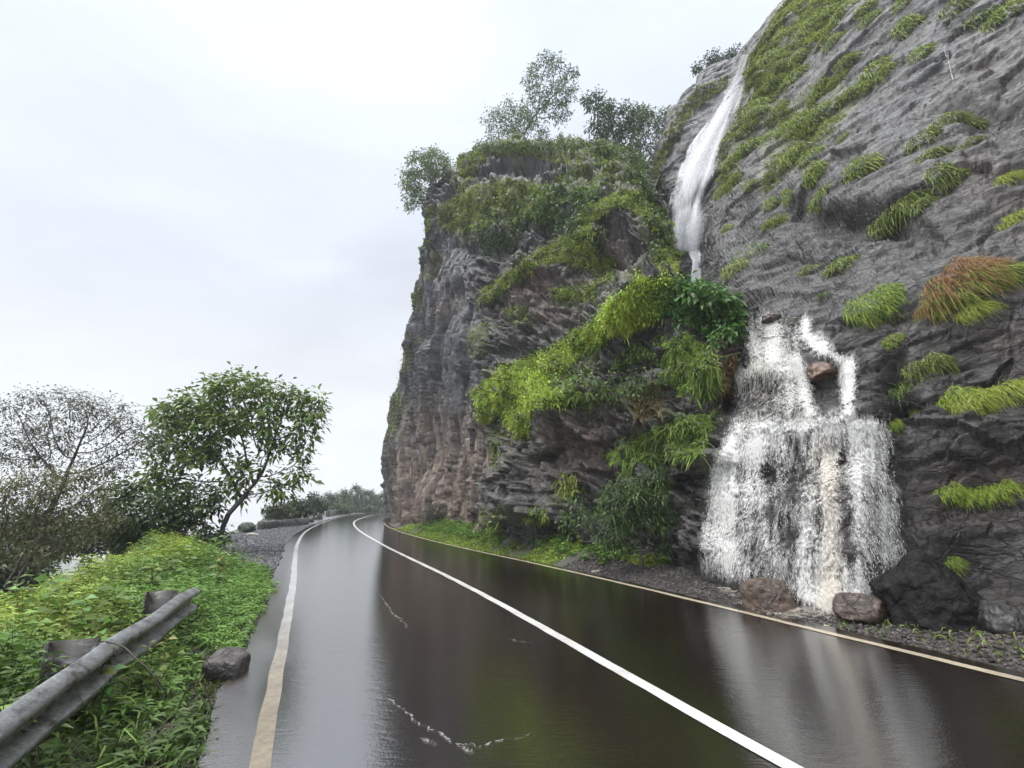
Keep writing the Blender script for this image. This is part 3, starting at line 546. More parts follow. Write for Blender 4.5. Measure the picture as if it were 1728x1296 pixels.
tufts = [(x, y, r, 'g', TL, GT) for x, y, r in (
 (1345,130,20),(1310,138,16),(1280,180,18),(1368,46,24),(1400,24,20),(1428,18,18),(1466,12,16),(1470,32,14),(1535,42,24),(1558,88,16),(1528,4,16),(1500,118,15),(1466,142,13),(1392,146,15),(1376,165,14),(1428,102,13),(1440,152,11),
 (1276,190,15),(1352,205,23),(1384,188,15),(1330,216,16),(1402,214,18),(1424,232,8),(1345,260,22),(1320,274,15),(1372,262,18),(1382,288,18),(1374,302,13),(1393,328,18),(1330,332,14),(1304,342,13),(1260,252,18),(1238,272,15),
 (1242,302,13),(1268,310,11),(1222,322,13),(1312,372,12),(1298,378,9),(1228,386,8),(1450,284,19),(1262,214,13),(1300,232,11),(1318,180,12),(1420,130,12),(1350,95,14),(1325,60,16),(1300,100,16),(1408,70,14))]
tufts += [(x, y, r, 'o', TO, GO) for x, y, r in ((1568,232,26),(1604,204,24),(1580,262,20),(1592,292,26),(1612,300,18),(1542,338,26),(1522,352,20),(1500,372,18),(1490,382,13),(1648,214,16),(1640,240,12),(1560,345,16))]
tufts += [
 (1480,118,20,'g','rounded green tuft high on the cliff, right of the grassy shoulder',None),
 (1655,30,26,'d','dark leafy clump at the top right of the cliff face',None),(1700,24,32,'g','largest green clump at the very top right corner of the cliff',None),
 (1618,12,24,'o','pale olive grass fringe on the ledge at the top of the cliff',None),
 (1278,424,26,'d','green leafy tuft low on the cliff beside the foot of the upper waterfall',None),(1246,452,18,'g','small bright tuft below the upper waterfall, left of a leafy tuft',None),
 (1360,462,16,'o','brownish olive tuft on dark rock straight above the lower waterfall',None),(1416,450,22,'g','green drooping tuft above and right of the lower waterfall lip',None),
 (1486,508,40,'B','bright green round grass clump right of the lower waterfall top',None),(1510,574,13,'g','small green tuft just below the bright round clump',None),
 (1384,500,9,'d','tiny dark tuft left of the bright round clump',None),
 (1640,470,62,'r','big grass clump with rust orange tips on the right cliff',None),(1592,515,34,'r','left lobe of rust tipped grass hanging over the ledge',None),
 (1690,466,34,'g','green and yellow grass right under the orange tipped clump',None),(1650,520,26,'y','yellowed grass hanging below the orange tipped clump',None),
 (1704,300,26,'y','yellowish grass bunch near the right edge below the dark crack',None),(1722,366,28,'y','yellow green grass bunch at the right edge above the orange clump',None),
 (1538,652,24,'d','dark drooping tuft over a black hollow, nearest the lower waterfall',None),(1514,668,18,'d','dark small tuft beside the black hollow on its left',None),(1546,622,14,'o','narrow olive tuft above the black hollow',None),(1582,614,20,'o','olive tuft in the crack below the orange clump',None),
 (1600,680,36,'b','bright yellow green grass at the left end of the long ledge strip',None),(1650,676,36,'y','yellow green grass in the middle of the long ledge strip',None),(1704,660,40,'y','yellow green grass at the right end of the long ledge strip',None),
 (1508,716,11,'b','tiny bright plant on the ledge at the right end of the waterfall step',None),
 (1604,828,24,'b','pale fern fringe drooping from the lower right rock',None),(1648,832,20,'b','middle fern fringe on the lower right rock',None),(1692,824,22,'b','right hand fern fringe on the lower right rock',None),
 (1606,950,15,'g','small tuft low on the dark rock above the black boulder',None)]
for i, (x, y, r, k, lab, gr) in enumerate(tufts):
    h = hit(x, y+r*.1, (TC,))
    if not h: continue
    dep = (h[0]-Vector(EYE)).length/math.sqrt(1+((x-CX)/F)**2+((CY-y)/F)**2); s = r/F*dep*(1.5 if r < 22 else 1.2)
    ms = PR[k]; o = D.objects.new('grass_tuft', ms[i % len(ms)]); COL.objects.link(o)
    n_ = h[1]; ang = math.atan2(n_.x, -n_.y)
    o.location = h[0]; o.scale = (s*rs.uniform(.9, 1.15), s*.9, s*rs.uniform(.85, 1.1)); o.rotation_euler = (rs.uniform(-.15, .15), -.35 if k in 'gBry' else -.2, ang*.6)
    tag(o, lab, 'grass tuft', gr)
# ------------------------------------------------------------------ lower waterfall
def blur(A, k, axis):
    c = np.cumsum(np.concatenate([np.repeat(np.take(A, [0], axis), k, axis), A, np.repeat(np.take(A, [-1], axis), k, axis)], axis), axis)
    n = A.shape[axis]; z = np.zeros_like(np.take(c, [0], axis)); c = np.concatenate([z, c], axis)
    return (np.take(c, range(2*k+1, 2*k+1+n), axis)-np.take(c, range(0, n), axis))/(2*k+1)
wx = np.arange(1176, 1536, 2.); wy = np.arange(520, 1042, 2.); WX, WY = np.meshgrid(wx, wy, indexing='ij')
DI = np.full(WX.shape, 12.)
for i in range(WX.shape[0]):
    for j in range(WX.shape[1]):
        h = hit(WX[i, j], WY[i, j]); DI[i, j] = h[2] if h else DI[i, j-1]
gd = np.array([[(G(x, y, .03)-EYE) for y in (wy[-1],)] for x in wx])
db = blur(blur(blur(blur(DI, 9, 1), 5, 0), 9, 1), 4, 0); DI = np.minimum(db-.10, DI-.05)
RD = unit(ray(WX, WY)); WP = EYE+RD*DI[..., None]
def area(poly, soft=3):
    m = inpoly(WX+5*fbm(np.stack([WX.ravel()*.05, WY.ravel()*.02, WX.ravel()*0], 1), 3, 7).reshape(WX.shape), WY+4*fbm(np.stack([WX.ravel()*.06, WY.ravel()*.02, WX.ravel()*0+5], 1), 3, 8).reshape(WX.shape), poly).astype(float)
    return blur(blur(m, soft, 0), soft, 1)
TIER1 = [(1256, 560), (1270, 530), (1300, 532), (1340, 545), (1352, 560), (1350, 600), (1362, 640), (1375, 706), (1238, 706), (1243, 640), (1262, 612)]
OUT1 = area(TIER1, 4); nz = lambda fx, fy, sd: fbm(np.stack([WX.ravel()*fx, WY.ravel()*fy, WX.ravel()*0], 1), 4, sd).reshape(WX.shape)
curt = OUT1*(.33+.14*nz(.06, .012, 71))
for poly, w, sf in (([(1258, 545), (1270, 540), (1290, 600), (1275, 615), (1262, 590)], .35, 4), ([(1280, 530), (1300, 530), (1320, 575), (1330, 600), (1290, 615), (1300, 570)], .40, 5),
                ([(1246, 632), (1270, 605), (1345, 610), (1352, 632), (1300, 622), (1262, 640), (1250, 655)], .45, 4), ([(1332, 605), (1350, 595), (1366, 660), (1376, 706), (1366, 706), (1350, 650)], .6, 4),
                ([(1352, 530), (1362, 530), (1368, 560), (1400, 575), (1412, 603), (1385, 600), (1350, 565)], .85, 3), ([(1400, 600), (1440, 602), (1443, 640), (1438, 706), (1424, 706), (1424, 640), (1418, 616)], .85, 3)):
    curt = curt+w*area(poly, sf)
curt = np.maximum(curt, (.62+.25*nz(.05, .05, 91))*area([(1238, 708), (1290, 702), (1350, 708), (1400, 700), (1445, 702), (1492, 713), (1496, 722), (1430, 738), (1380, 728), (1320, 740), (1270, 730), (1230, 742)], 5))
TIER2 = [(1228, 728), (1498, 716), (1508, 780), (1520, 860), (1528, 940), (1524, 985), (1478, 1004), (1425, 1030), (1400, 1034), (1340, 1012), (1280, 985), (1186, 972), (1184, 900), (1194, 830), (1212, 770)]
t2 = area(TIER2, 4); dn = .345+.18*nz(.04, .003, 31)+.14*nz(.11, .006, 37)+.13*nz(.03, .03, 33)+.22*sm(800, 725, WY)
for cx_, cy_, rx_, ry_, w in ((1225, 850, 28, 120, .18), (1250, 755, 45, 22, .06), (1395, 790, 13, 60, .24), (1405, 900, 18, 140, .22), (1400, 1010, 34, 40, .4), (1470, 800, 24, 90, .10), (1500, 870, 22, 110, .22), (1330, 742, 26, 14, -.30), (1398, 752, 10, 14, -.25), (1320, 880, 24, 80, -.16), (1440, 900, 18, 80, -.12), (1290, 800, 40, 20, -.1), (1480, 930, 16, 60, -.1), (1420, 1022, 80, 16, .5), (1360, 950, 18, 60, .06)):
    dn = dn+w*blob(WX+8*nz(.05, .03, 51), WY, cx_, cy_, rx_, ry_)
curt = np.maximum(curt, t2*dn)
curt = np.clip(curt, 0, 1)
cream = .8*np.clip(area([(1376, 740), (1404, 745), (1418, 820), (1424, 1034), (1372, 1034), (1390, 900), (1372, 790)], 9)+.35*area(TIER1, 5), 0, 1)[..., None]
tint = np.array([.87, .86, .83])*(1-cream)+np.array([.80, .73, .63])*cream
wf = empty('waterfall', G(1390, 1020), 'wide muddy white lower waterfall tumbling in two steps to the roadside', 'waterfall')
def sheet(name, y0, y1, off, a, mat):
    k = np.where((wy >= y0) & (wy <= y1))[0]; sl = slice(k[0], k[-1]+1); A = a[:, sl].ravel()
    V = (WP-RD*off)[:, sl].reshape(-1, 3); Q = gridq(len(wx), len(k))[:, ::-1]; Q = Q[(A[Q] > .03).any(1)]
    return mk(name, V, Q, mat, tint[:, sl].reshape(-1, 3), wf, True, A)
sheet('upper_cascade', 520, 712, .05, curt, M_WATER); sheet('lower_cascade', 710, 1040, .05, curt, M_WATER)
soft = np.clip(blur(blur(curt, 7, 1), 3, 0)*.95, 0, 1); sheet('upper_veil', 520, 712, 0, soft, M_SOFT); sheet('lower_veil', 710, 1040, 0, soft, M_SOFT)
g = Bag(); flat = curt.ravel(); wts = np.where(flat > .12, np.clip(flat, .1, .62), 0); idx = rs.choice(len(flat), 11000, p=wts/wts.sum())
b = WP.reshape(-1, 3)[idx]+rs.randn(len(idx), 3)*.02; rdx = RD.reshape(-1, 3)[idx]
out = np.abs(rs.randn(len(idx)))*.12; hz = rdx.copy(); hz[:, 2] = 0; b = b-unit(hz)*out[:, None]; low = WY.ravel()[idx] > 740
L = np.where(rs.rand(len(idx)) < .06, .07+.1*rs.rand(len(idx)), .012+.03*rs.rand(len(idx))); W = .005+.008*rs.rand(len(idx))
def drops(bag, b, L, W, tint):
    n = len(b); a = rs.rand(n)*math.pi; s1 = np.stack([np.cos(a), np.sin(a), 0*a], 1); s2 = np.stack([-np.sin(a), np.cos(a), 0*a], 1)
    up = unit(np.array([0, 0, 1.])+rs.randn(n, 3)*.22); V = []
    for s in (s1, s2): V += [b-up*L[:, None]/2, b+s*W[:, None]/2+up*(L*.1)[:, None], b+up*L[:, None]/2, b-s*W[:, None]/2]
    V = np.stack(V, 1).reshape(-1, 3); i = np.arange(n)[:, None]*8
    bag.add(V, np.concatenate([i+np.array([[0, 1, 2, 3]]), i+np.array([[4, 5, 6, 7]])], 0), np.repeat(tint, 8, 0))
drops(g, b, L, W, tint.reshape(-1, 3)[idx]*1.05)
o = g.build('flying_drops', M_DROP, wf); tag(o, kind='stuff')

# foaming pool and runoff at the foot
PL = [(1186, 978), (1270, 968), (1400, 985), (1515, 990), (1512, 1030), (1500, 1052), (1440, 1056), (1392, 1048), (1345, 1034), (1290, 1030), (1240, 1006)]
pg = np.meshgrid(np.arange(1176, 1530, 4.), np.arange(960, 1066, 2.), indexing='ij'); gp = G(pg[0], pg[1], .06); gp[..., 2] = ground_z(gp[..., 0], gp[..., 1])+.03
m_ = blur(blur(inpoly(pg[0], pg[1], PL).astype(float), 3, 0), 4, 1); nn0 = fbm(gp.reshape(-1, 3)*np.array([3, 3, 0]), 4, 61).reshape(m_.shape); gp[..., 2] += .03*(nn0+.5*fbm(gp.reshape(-1, 3)*np.array([11, 11, 0]), 3, 62).reshape(m_.shape))
A_ = np.clip(m_*(.40+.5*nn0)*sm(1056, 1030, pg[1]), 0, 1).ravel(); mk('foam_pool', gp.reshape(-1, 3), gridq(*m_.shape)[:, ::-1], M_SOFT, np.broadcast_to((.66, .59, .50), (m_.size, 3)), wf, True, A_)
# ------------------------------------------------------------------ upper waterfall
NA = .26
wu = empty('waterfall', P(1160, 415, 23), 'tall silky upper waterfall sliding down the gully between bluff and cliff', 'waterfall')
def fall(name, left, right, nt, ns, off, den, seed, mat):
    lx = np.array(left, float); rx = np.array(right, float); t = np.linspace(0, 1, nt)
    kk = np.linspace(0, 1, len(lx)); lf = np.stack([np.interp(t, kk, lx[:, k]) for k in (0, 1)], 1); rf = np.stack([np.interp(t, kk, rx[:, k]) for k in (0, 1)], 1)
    s = np.linspace(0, 1, ns); X = lf[:, None]*(1-s)[None, :, None]+rf[:, None]*s[None, :, None]; dd = np.zeros(X.shape[:2])
    for i in range(nt):
        for j in range(ns):
            h = hit(X[i, j, 0], X[i, j, 1], (TC,)); dd[i, j] = h[2] if h and h[2] < 45 else (dd[i-1, j] if i else 34)
    dd = blur(blur(blur(dd, 5, 0), 3, 1), 4, 0)-off; V = EYE+unit(ray(X[..., 0], X[..., 1]))*dd[..., None]
    a = den(t[:, None]+0*s[None], s[None]+0*t[:, None]); ss = (s[None]+0*t[:, None]).ravel(); tt = (t[:, None]+0*s[None]).ravel()
    a = a+NA*fbm(np.stack([ss*8+1.2*tt+.4*np.sin(tt*9), tt*1.8, ss*0], 1), 5, seed).reshape(a.shape); en = .16*fbm(np.stack([ss*3, tt*7, ss*0+seed], 1), 4, seed+2).reshape(a.shape); e = np.minimum(sm(.0, .22, s[None]+en), sm(1, .72, s[None]+en))
    a = np.clip(a, 0, 1)*e
    return mk(name, V.reshape(-1, 3), gridq(nt, ns), mat, np.broadcast_to(np.array([.84, .85, .87]), (nt*ns, 3)), wu, True, a.ravel())
LFT = [(1250, 92), (1236, 130), (1214, 172), (1186, 215), (1160, 250), (1142, 292), (1128, 345), (1126, 385), (1134, 424)]
RGT = [(1270, 92), (1264, 130), (1250, 172), (1236, 215), (1224, 255), (1214, 300), (1206, 345), (1197, 390), (1188, 424)]
fall('veil', LFT, RGT, 150, 60, .75, lambda t, s: .70-.40*sm(.5, .95, s)*sm(.2, .4, t)-.34*sm(.35, .0, t), 3, M_VEIL)
fall('core_stream', LFT, [(a*.35+b_*.65, c) for (a, _), (b_, c) in zip(LFT, RGT)], 120, 40, .95, lambda t, s: .42-.2*sm(.3, .0, t), 9, M_VEIL)
fall('plunge_stream', [(1142, 416), (1160, 420), (1166, 440), (1163, 480)], [(1180, 416), (1182, 424), (1184, 445), (1184, 480)], 40, 26, .5, lambda t, s: 1.0+0*t, 5, M_VEIL)
NA = .4
# thin trickle on the high face
tr = empty('trickle', P(1598, 100, 14.6), 'thin white trickle of water running down the grey face at upper right', 'trickle')
wu_, wu = wu, tr
fall('thread', [(1591, 78), (1597, 105), (1603, 135), (1606, 160)], [(1597, 78), (1604, 105), (1611, 135), (1616, 160)], 50, 10, .2, lambda t, s: .27-.2*t, 6, M_VEIL)

# ------------------------------------------------------------------ boulders and stones
def rock_geo(seed, size, res=64, flat=0., lump=1.):
    u = np.linspace(0, 2*math.pi, res+1)[:-1]; v = np.linspace(.02, math.pi-.02, res//2+2); U, Vv = np.meshgrid(u, v, indexing='ij')
    p = np.stack([np.cos(U)*np.sin(Vv), np.sin(U)*np.sin(Vv), np.cos(Vv)], -1).reshape(-1, 3); r = np.random.RandomState(seed)
    for k in range(11):   # cut by random planes: broken faces
        nrm = unit(r.randn(3)); h = .62+.28*r.rand(); q = p@nrm; p = p-np.maximum(q-h, 0)[:, None]*nrm*.92
    if flat: p[:, 2] = np.minimum(p[:, 2], flat)
    nn = unit(p); p = p+nn*(.09*lump*fbm(p*1.8+seed, 4, seed)+.04*fbm(p*5+seed, 4, seed+1))[:, None]
    i = np.arange(res*(res//2+2)).reshape(res, -1); i = np.concatenate([i, i[:1]]); Q = np.stack([i[:-1, :-1], i[:-1, 1:], i[1:, 1:], i[1:, :-1]], -1).reshape(-1, 4)
    return p*np.array(size), Q
def boulder(name, loc, size, seed, col, label, rotz=0., flat=0., cat='boulder', group=None, lump=1.):
    V, Q = rock_geo(seed, size, flat=flat, lump=lump); c, s_ = math.cos(rotz), math.sin(rotz); V = np.stack([V[:, 0]*c-V[:, 1]*s_, V[:, 0]*s_+V[:, 1]*c, V[:, 2]], 1)
    T = np.array(col)*(1+.25*fbm(V*4+seed, 3, seed+5))[:, None]
    o = D.objects.new(name, mkmesh(name, V, Q[:, ::-1] if False else Q, M_BOULDER, T, True)); COL.objects.link(o); o.location = Vector(loc); tag(o, label, cat, group); return o
def gb(px, py, dz): g_ = G(px, py); return (g_[0], g_[1], gz(g_[0], g_[1])+dz)
boulder('boulder', gb(1457, 1054, .12), (.36, .25, .23), 8, (.075, .05, .038), 'reddish brown boulder in front of the pool, left of the black rock', -.5)
boulder('boulder', gb(1368, 1029, .05), (.19, .15, .15), 12, (.085, .07, .06), 'small grey brown stone between the two brown boulders')
boulder('boulder', gb(1196, 981, .06), (.22, .17, .15), 14, (.075, .06, .05), 'small dark stone at the far left foot of the lower waterfall')
boulder('boulder', gb(1165, 968, .14), (.10, .08, .22), 15, (.20, .16, .13), 'pale pointed stone leaning at the left end of the gravel')
boulder('boulder', gb(1138, 966, .10), (.16, .16, .16), 16, (.05, .045, .042), 'dark stone under the shrub at the left end of the gravel')
import bmesh
def hullrock(name, loc, pts_, col, label, seed, cuts=5, amp=.05):
    bm = bmesh.new(); [bm.verts.new(q) for q in pts_]; r_ = bmesh.ops.convex_hull(bm, input=bm.verts); bmesh.ops.delete(bm, geom=[e_ for e_ in r_['geom_interior'] if isinstance(e_, bmesh.types.BMVert)], context='VERTS')
    bmesh.ops.bevel(bm, geom=bm.edges[:], offset=.03, segments=1, affect='EDGES'); bmesh.ops.triangulate(bm, faces=bm.faces[:])
    for _ in range(cuts): bmesh.ops.subdivide_edges(bm, edges=[e_ for e_ in bm.edges if e_.calc_length() > .05], cuts=1, use_grid_fill=True); bmesh.ops.triangulate(bm, faces=[f_ for f_ in bm.faces if len(f_.verts) > 3])
    bm.verts.index_update(); V = np.array([v_.co[:] for v_ in bm.verts]); Q = np.array([[v_.index for v_ in f_.verts] for f_ in bm.faces]); bm.free(); c = V.mean(0)
    V = V+unit(V-c)*(amp*fbm(V*3+seed, 4, seed)+amp*.45*ridged(V*9+seed, 3, seed+1))[:, None]
    o = D.objects.new(name, mkmesh(name, V, Q, M_BLACK if col[0] < .03 else M_BOULDER, np.array(col)*(1+.25*fbm(V*4+seed, 3, seed+5))[:, None], False)); COL.objects.link(o); o.location = Vector(loc); return tag(o, label, 'boulder')
M_BLACK = rock_mat('black_wet_rock', (1, 1, 1), .55, .03, .15)
hullrock('boulder', gb(1304, 1026, .02), [(-.47, 0, -.1), (-.44, .05, .26), (-.22, -.1, .42), (.05, 0, .44), (.35, .05, .25), (.52, .1, -.05), (-.2, -.35, -.1), (.22, -.35, -.1), (.1, -.25, .3), (0, .4, .3), (-.3, .35, -.1), (.35, .4, -.1)], (.085, .055, .036), 'large rounded brown boulder at the left foot of the lower waterfall', 4, 5, .04)
hullrock('boulder', gb(1592, 1064, 0), [(-.56, .0, -.1), (-.58, .05, .42), (-.42, -.12, .62), (-.02, .1, .95), (.38, .15, .6), (.85, .2, .2), (1.15, .3, -.1), (-.42, -.42, -.1), (.2, -.5, -.1), (.75, -.3, -.1), (.0, -.36, .36), (.1, .6, .7), (-.45, .6, .4), (.9, .6, -.1)], (.011, .010, .010), 'huge black wet wedge shaped rock at the right foot of the lower waterfall', 21)
boulder('boulder', gb(1690, 1078, .08), (.45, .3, .26), 23, (.03, .027, .026), 'low black rock lying against the huge black rock', .9)
bp = hit(1392, 626)[0]; boulder('boulder', bp+Vector((.0, .05, -.05)), (.40, .34, .27), 27, (.12, .065, .04), 'rusty brown rock dividing the upper streams of the lower waterfall', .2)
bp = hit(1302, 540)[0]; boulder('boulder', bp+Vector((-.02, -.05, .02)), (.30, .26, .18), 29, (.07, .05, .04), 'dark rock on the top lip of the lower waterfall')
bp = hit(1340, 545)[0]; boulder('boulder', bp+Vector((0, 0, 0)), (.26, .22, .16), 31, (.07, .06, .04), 'mossy rock beside the top lip of the lower waterfall')
boulder('boulder', gb(905, 930, .15), (.26, .22, .34), 33, (.06, .055, .05), 'dark upright stone in the green verge under the bluff')
boulder('boulder', gb(955, 928, .12), (.24, .2, .26), 35, (.13, .085, .06), 'brown pointed stone in the green verge under the bluff')
boulder('boulder', gb(1035, 935, .16), (.55, .4, .26), 37, (.045, .04, .04), 'flat dark slab of rock under the leafy shrub')
hullrock('boulder', gb(377, 1140, 0), [(-.17, -.12, -.1), (-.16, -.14, .17), (.17, -.16, .14), (.18, -.12, -.1), (-.17, .15, -.1), (-.12, .14, .23), (.16, .14, .21), (.19, .15, -.1)], (.05, .042, .038), 'square dark stone block by the road on the valley side', 41, 4, .025)
for px_, py_, s_, lab in ((1006, 966, .09, 'pale broken slab beside the edge line'), (1264, 1024, .06, 'yellowish flat pebble on the dark gravel by the waterfall'), (1395, 1056, .035, 'white pebble on the gravel beside the edge line'), (424, 903, .2, 'pale stone at the inner end of the gravel shoulder')):
    boulder('stone', gb(px_, py_, .02), (s_*1.7, s_, s_*.5), int(px_), (.42, .38, .30), lab, .7, cat='stone')
def pebbles(name, xy, size, col, label):
    n = len(xy); z = ground_z(xy[:, 0][:, None], xy[:, 1][:, None])[:, 0]; c = np.stack([xy[:, 0], xy[:, 1], z+size*.2], 1)
    cube = np.array([[-1, -1, -1], [1, -1, -1], [1, 1, -1], [-1, 1, -1], [-1, -1, 1], [1, -1, 1], [1, 1, 1], [-1, 1, 1]], float)*.5
    v = cube[None]*(1+.55*rs.randn(n, 8, 3)*.5)*np.array([1, .8, .6]); a = rs.rand(n)*6.28; ca, sa = np.cos(a)[:, None], np.sin(a)[:, None]
    v = np.stack([v[..., 0]*ca-v[..., 1]*sa, v[..., 0]*sa+v[..., 1]*ca, v[..., 2]], -1)*size[:, None, None]+c[:, None]
    q = np.array([[0, 3, 2, 1], [4, 5, 6, 7], [0, 1, 5, 4], [1, 2, 6, 5], [2, 3, 7, 6], [3, 0, 4, 7]]); Q = (np.arange(n)[:, None, None]*8+q).reshape(-1, 4)
    T = np.repeat(vary(col, n, .35, .06), 8, 0); o = mk(name, v.reshape(-1, 3), Q, M_STONE, T); tag(o, label, None, None, 'stuff')
Y_ = 10+30*rs.rand(14000)**1.3; d_ = .44+3.4*rs.rand(14000)**1.2; k = d_ > .4+.9*sm(14, 10.5, Y_); Y_, d_ = Y_[k], d_[k]
pebbles('gravel', np.stack([XL(Y_)-d_, Y_], 1), .025+.05*rs.rand(len(Y_))**2, (.13, .13, .14), 'grey gravel of the shoulder on the valley side')
Y_ = 4+9.6*rs.rand(11000); d_ = .25+1.9*rs.rand(11000)**1.2
pebbles('gravel', np.stack([XR(Y_)+d_, Y_], 1), .015+.04*rs.rand(11000)**2, (.062, .052, .047), 'dark wet gravel between edge line and waterfall')

Y_ = 1.8+11*rs.rand(9000); d_ = .16+.6*rs.rand(9000)
pebbles('grit', np.stack([XL(Y_)-d_, Y_], 1), .008+.022*rs.rand(9000)**2, (.06, .048, .036), 'brown grit washed along the valley side edge of the road')
# ------------------------------------------------------------------ verge and bank plants
def onground(x, y): return np.stack([x, y, ground_z(x[:, None], y[:, None])[:, 0]], 1)
def herbs(bag, base, hgt, nl, L, W, tint, lean=.12):
    n = len(base); r = lambda a: np.repeat(a, nl, 0); u = np.tile(np.linspace(.25, 1, nl), n); H = r(np.broadcast_to(hgt, (n,)))
    az = np.tile(np.arange(nl)*2.4, n)+r(rs.rand(n)*6.28)+rs.randn(n*nl)*.3; tilt = r(rs.randn(n, 2)*lean)
    pos = r(base)+np.stack([tilt[:, 0]*u*H, tilt[:, 1]*u*H, u*H], 1); el = .55*u-.1
    dr = np.stack([np.cos(az), np.sin(az), el], 1); L_ = r(np.broadcast_to(L, (n,))*(.75+.6*rs.rand(n)))*(1.15-.45*np.abs(u-.6))*(.8+.4*rs.rand(n*nl))
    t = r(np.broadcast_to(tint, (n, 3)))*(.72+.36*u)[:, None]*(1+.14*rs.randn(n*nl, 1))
    leaves(bag, pos, dr, L_, L_*W, np.clip(t, .005, .8), .35)
    # stems
    side = np.stack([np.cos(az[::nl]), np.sin(az[::nl]), az[::nl]*0], 1)*.006; top = base+np.stack([tilt[::nl, 0]*hgt, tilt[::nl, 1]*hgt, np.broadcast_to(hgt, (n,))], 1)
    V = np.stack([base-side, base+side, top+side*.4, top-side*.4], 1).reshape(-1, 3); bag.add(V, np.arange(n*4).reshape(n, 4), np.repeat(np.clip(np.broadcast_to(tint, (n, 3))*.6, .005, 1), 4, 0))
g = Bag(); n = 6400; Y_ = 1.0+17*rs.rand(n)**.85; d_ = .36+6.8*rs.rand(n); x_ = XL(Y_)-d_; keep = (d_ > .50+.16*vnoise(np.stack([Y_*.8, Y_*0, Y_*0], 1), 5)+.5*sm(12, 16, Y_)) & ((d_ > 3.1) | (Y_ < 13.5)) 
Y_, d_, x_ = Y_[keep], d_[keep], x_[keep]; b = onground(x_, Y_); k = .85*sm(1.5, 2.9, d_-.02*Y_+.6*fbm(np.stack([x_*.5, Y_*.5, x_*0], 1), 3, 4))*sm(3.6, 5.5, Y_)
col = np.array((.13, .235, .045))*(1-k)[:, None]*(.55+.45*sm(3.2, 6, Y_))[:, None]+np.array((.30, .37, .055))*k[:, None]; col = col*(1+.25*fbm(b*.9, 3, 55))[:, None]*(1+.12*rs.randn(len(b), 1))  # leaf colour darkened towards the camera, shade painted into the tint
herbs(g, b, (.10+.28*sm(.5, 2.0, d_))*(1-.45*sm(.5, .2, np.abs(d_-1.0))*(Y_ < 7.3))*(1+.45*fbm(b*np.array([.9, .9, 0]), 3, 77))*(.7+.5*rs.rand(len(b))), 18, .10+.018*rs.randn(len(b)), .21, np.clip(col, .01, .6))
n = 420; Y_ = 1.5+13*rs.rand(n); d_ = 1.3+4.5*rs.rand(n); bb = onground(XL(Y_)-d_, Y_); herbs(g, bb, .28+.3*rs.rand(n), 9, .15, .5, vary((.13, .21, .045), n, .25))
n = 2600; Y_ = 1.5+14*rs.rand(n); d_ = .9+5.5*rs.rand(n); bb = onground(XL(Y_)-d_, Y_); bb = bb[fbm(bb*.7, 3, 88) > .05]; n = len(bb); blades(g, bb, unit(np.stack([rs.randn(n)*.35, rs.randn(n)*.35, np.ones(n)], 1)), .45+.35*rs.rand(n), .012, .6+.5*rs.rand(n), vary((.20, .26, .06), n, .25))
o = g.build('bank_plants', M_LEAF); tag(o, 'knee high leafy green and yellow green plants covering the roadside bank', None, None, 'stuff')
g = Bag(); n = 26000; Y_ = .8+17*rs.rand(n); d_ = .34+6*rs.rand(n)**1.3; x_ = XL(Y_)-d_; keep = (d_ > .46+.16*vnoise(np.stack([Y_*1.3, Y_*0, Y_*0], 1), 6)+.7*sm(11, 16, Y_)) & ((d_ > 3.1) | (Y_ < 12.5))
b = onground(x_[keep], Y_[keep]); n = len(b); dr = unit(np.stack([rs.randn(n)*.5, rs.randn(n)*.5, np.ones(n)], 1))
blades(g, b, dr, .12+.16*rs.rand(n), .008+.001*Y_[keep], .5+.5*rs.rand(n), vary((.075, .115, .025), n, .3, .12))
o = g.build('bank_grass', M_GRASS); tag(o, 'short grass under the plants of the roadside bank', None, None, 'stuff')
g = Bag(); n = 26000; Y_ = 11.9+21.5*rs.rand(n)**1.25; d_ = .14+2.8*rs.rand(n)**1.2; x_ = XR(Y_)+d_
b = onground(x_, Y_); mm = (fbm(b*1.1, 3, 23)-1.2*sm(1.9, 1.0, d_)*sm(14.5, 13.2, Y_) > -.5); b = b[mm]; n = len(b); dr = unit(np.stack([rs.randn(n)*.6-.2, rs.randn(n)*.6-.2, np.ones(n)], 1))
blades(g, b, dr, .10+.14*rs.rand(n), .022+.001*b[:, 1], .7, vary((.20, .28, .04), n, .22, .08)*(1+.3*fbm(b*.8, 3, 3))[:, None])
n = 900; Y_ = 12.6+17*rs.rand(n); x_ = XR(Y_)+.9+1.9*rs.rand(n); herbs(g, onground(x_, Y_), .12+.22*rs.rand(n), 9, .12, .45, vary((.12, .215, .035), n, .2))
n = 700; Y_ = 4.0+3.2*rs.rand(n); x_ = XR(Y_)+.5+1.9*rs.rand(n)**.8; b = onground(x_, Y_); blades(g, b, unit(np.stack([rs.randn(n)*.5, rs.randn(n)*.5, np.ones(n)], 1)), .12+.2*rs.rand(n), .014, .8, vary((.20, .29, .05), n, .2))
o = g.build('verge_grass', M_GRASS); tag(o, 'bright low grass and creepers along the cliff side verge', None, None, 'stuff')

